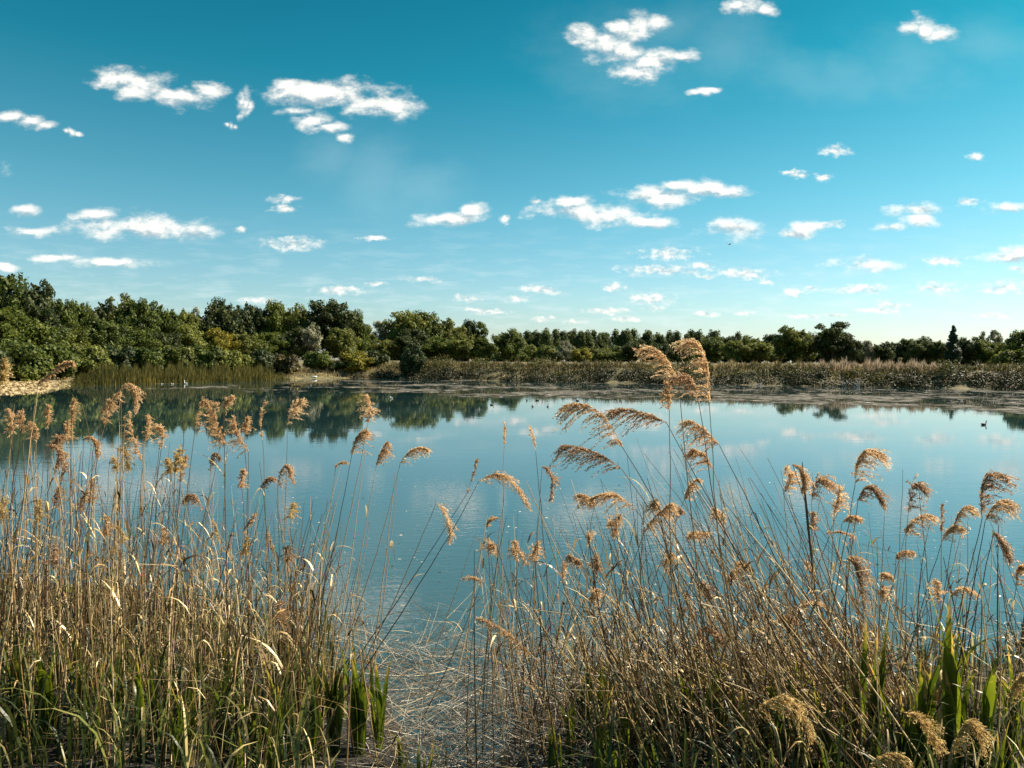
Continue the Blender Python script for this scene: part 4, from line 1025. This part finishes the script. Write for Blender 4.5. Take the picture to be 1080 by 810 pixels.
def group_density(ells, warp_sc, warp_amp, nsc, k, soft, det, lift=0.0):
    wn = snoise(cb.outputs[0], warp_sc, 3); w_ = vm('SCALE', vm('SUBTRACT', wn.outputs['Color'], (.5, .5, .5)), None, warp_amp)
    sc3 = vm('MULTIPLY', w_, (1, .6, 0)); q = vm('ADD', cb.outputs[0], sc3)
    parts_ = []
    for (cx, cy, rx, ry, ro) in ells:
        if abs(ro) >= 8:      # a tilted cloud is a row of three puffs
            for f_, k_ in ((-.55, .62), (0, 1), (.55, .62)):
                parts_.append((cx + rx * f_ * math.cos(R(ro)), cy + rx * f_ * math.sin(R(ro)), rx * .6, ry * .92 * (k_ + .1)))
        else: parts_.append((cx, cy, rx, ry))
    # affine cascade: each step maps the previous ellipse's unit frame into the next one's
    def nearest(vec):
        prev = (0.0, 0.0, 1.0, 1.0); acc = None
        for (cx, cy, rx, ry) in parts_:
            u0, v0 = uv_of(cx, cy); a_, b_ = rx * 1.2 / 780, ry * 1.2 / 780
            m = N.new('ShaderNodeVectorMath'); m.operation = 'MULTIPLY_ADD'; L.new(vec, m.inputs[0])
            m.inputs[1].default_value = (prev[2] / a_, prev[3] / b_, 0); m.inputs[2].default_value = ((prev[0] - u0) / a_, (prev[1] - v0) / b_, 0)
            vec = m.outputs[0]; prev = (u0, v0, a_, b_)
            l = vm('LENGTH', vec); acc = l if acc is None else math_node('MINIMUM', acc, l)
        return acc
    acc = nearest(q)
    under = math_node('SUBTRACT', acc, nearest(vm('ADD', q, (.001, lift, 0)))) if lift else None
    field = math_node('SUBTRACT', 1.0, acc)
    n1 = snoise(cb.outputs[0], nsc, det, .62); 
    off = vm('ADD', cb.outputs[0], (.004, .010, 0)); n2 = snoise(off, nsc, det, .62)
    dn = math_node('ADD', field, math_node('MULTIPLY', math_node('SUBTRACT', n1.outputs['Fac'], .5), k))
    d = N.new('ShaderNodeMapRange'); d.interpolation_type = 'SMOOTHSTEP'; L.new(dn, d.inputs[0]); d.inputs[1].default_value = 0.0; d.inputs[2].default_value = soft
    sh = math_node('SUBTRACT', n1.outputs['Fac'], n2.outputs['Fac'])
    if under is not None: sh = math_node('MULTIPLY_ADD', under, -.22, sh)
    return d.outputs[0], sh
BIG = [(150, 92, 50, 17, 20), (188, 104, 36, 14, 0), (218, 95, 20, 9, 0), (258, 108, 10, 15, 30), (243, 131, 9, 7, 20), (30, 127, 30, 8, 16), (76, 140, 11, 5, 8),
 (345, 99, 70, 17, 5), (400, 112, 44, 14, 0), (330, 128, 36, 10, 25), (300, 91, 22, 10, 0), (366, 148, 10, 5, 0),
 (638, 46, 42, 17, 20), (672, 28, 30, 17, -10), (698, 62, 36, 14, -8), (668, 76, 32, 14, 5), (745, 94, 17, 5, -8), (790, 8, 30, 13, 10), (978, 30, 28, 13, 12),
 (150, 239, 82, 14, 0), (105, 226, 30, 8, 5), (32, 243, 30, 6, 0), (200, 242, 34, 10, 0), (25, 220, 15, 6, 0), (60, 272, 38, 5, 0), (118, 277, 52, 6, 0), (3, 281, 16, 5, 0),
 (478, 229, 44, 9, 0), (500, 223, 20, 10, 0), (625, 224, 68, 13, 3), (605, 212, 26, 8, 0), (682, 232, 28, 7, 0), (700, 206, 46, 13, 3), (745, 199, 42, 9, 8), (776, 242, 36, 11, 0),
 (847, 243, 26, 10, -10), (966, 223, 34, 10, 5), (968, 234, 22, 8, 0), (937, 240, 20, 5, 0), (1062, 217, 30, 7, -3), (1062, 270, 34, 10, -5), (921, 278, 48, 8, 0), (-60, 180, 60, 16, 0), (1150, 120, 50, 14, 0), (1160, 250, 60, 10, 0), (-90, 90, 50, 16, 0)]
SML = [(297, 210, 17, 5, 0), (301, 219, 15, 5, 0), (308, 257, 36, 8, 0), (395, 252, 20, 3, 0), (532, 231, 7, 5, 0), (565, 212, 9, 4, 0), (882, 235, 13, 4, 0), (252, 243, 8, 4, 0),
 (880, 159, 17, 7, 0), (838, 183, 14, 5, 8), (868, 188, 11, 5, 0), (1029, 166, 10, 5, 0), (1022, 213, 14, 5, 0), (704, 267, 32, 8, 3), (700, 285, 54, 6, -5), (742, 280, 20, 5, 0), (742, 291, 12, 3, 0), (784, 289, 32, 7, 0),
 (995, 276, 22, 6, 0), (572, 306, 28, 5, 0), (545, 315, 15, 4, 0), (494, 315, 16, 5, 5), (355, 306, 30, 5, 0), (445, 295, 20, 4, 0), (515, 328, 22, 4, 8), (686, 315, 25, 7, 0), (648, 303, 14, 5, 0), (640, 328, 28, 4, 0),
 (835, 309, 14, 6, 0), (857, 305, 8, 3, 0), (907, 305, 34, 6, 0), (990, 303, 27, 6, 0), (1060, 303, 28, 7, -5), (275, 317, 24, 4, 0), (690, 326, 14, 4, 0), (845, 334, 22, 3, 0), (745, 332, 16, 3, 0), (880, 333, 20, 3, 0),
 (940, 321, 22, 5, 0), (928, 328, 24, 4, 0), (1045, 333, 20, 4, 0), (575, 336, 20, 3, 0), (605, 339, 14, 3, 0), (660, 337, 18, 3, 0), (395, 299, 14, 3, 0), (785, 330, 14, 3, 0), (1075, 284, 12, 4, 0), (812, 298, 10, 3, 0)]
dB, sB = group_density(BIG, 12, .045, 24, 2.0, .95, 6, .006)
dS, sS = group_density(SML, 34, .018, 70, 2.1, 1.15, 4)
WSP = [(770, 50, 130, 55, 20), (960, 60, 150, 50, -10), (660, 60, 110, 70, 0), (400, 180, 90, 60, 20)]
dW, _ = group_density(WSP, 6, .08, 9, 1.3, 1.2, 6)
# cloud body colour: lit white, faint grey-blue in the folds
def cloudcol(sh, g):
    f = math_node('MULTIPLY_ADD', sh, g, .62, clamp=True)
    return ramp(nt, [(0, (2.7, 3.15, 3.35)), (.4, (4.2, 4.4, 4.3)), (.8, (5.4, 5.3, 4.9)), (1, (6.2, 5.9, 5.4))], f)
cur = mt.outputs[2]
def over(base, col, fac, k=1.0):
    m = N.new('ShaderNodeMix'); m.data_type = 'RGBA'; L.new(math_node('MULTIPLY', fac, k), m.inputs[0]); L.new(base, m.inputs[6])
    if isinstance(col, tuple): m.inputs[7].default_value = (*col, 1)
    else: L.new(col, m.inputs[7])
    return m.outputs[2]
cur = over(cur, (4.0, 5.0, 5.1), dW, .12)
hz = snoise(cb.outputs[0], 16, 5, .6, (1, 5, 1))      # thin streaks low over the horizon
hv = math_node('MULTIPLY', math_node('SUBTRACT', .2, vv), 7, clamp=True)
hf = math_node('MULTIPLY', math_node('MULTIPLY', math_node('SUBTRACT', hz.outputs['Fac'], .48), 5, clamp=True), hv)
cur = over(cur, (4.6, 5.1, 5.1), hf, .32)
cur = over(cur, cloudcol(sS, 3), dS, .93)
cur = over(cur, cloudcol(sB, 5), dB, .97)
bg = N.new('ShaderNodeBackground'); bg.inputs[1].default_value = .084; L.new(cur, bg.inputs[0])
o = N.new('ShaderNodeOutputWorld'); L.new(bg.outputs[0], o.inputs[0])
W.cycles.sampling_method = 'MANUAL'; W.cycles.sample_map_resolution = 512

S.view_settings.view_transform = 'Standard'; S.view_settings.look = 'None'; S.view_settings.exposure = 1.3; S.view_settings.gamma = 1
S.cycles.max_bounces = 4; S.cycles.diffuse_bounces = 2; S.cycles.glossy_bounces = 3; S.cycles.transparent_max_bounces = 8; S.cycles.use_denoising = True
print('reeds', NREED)
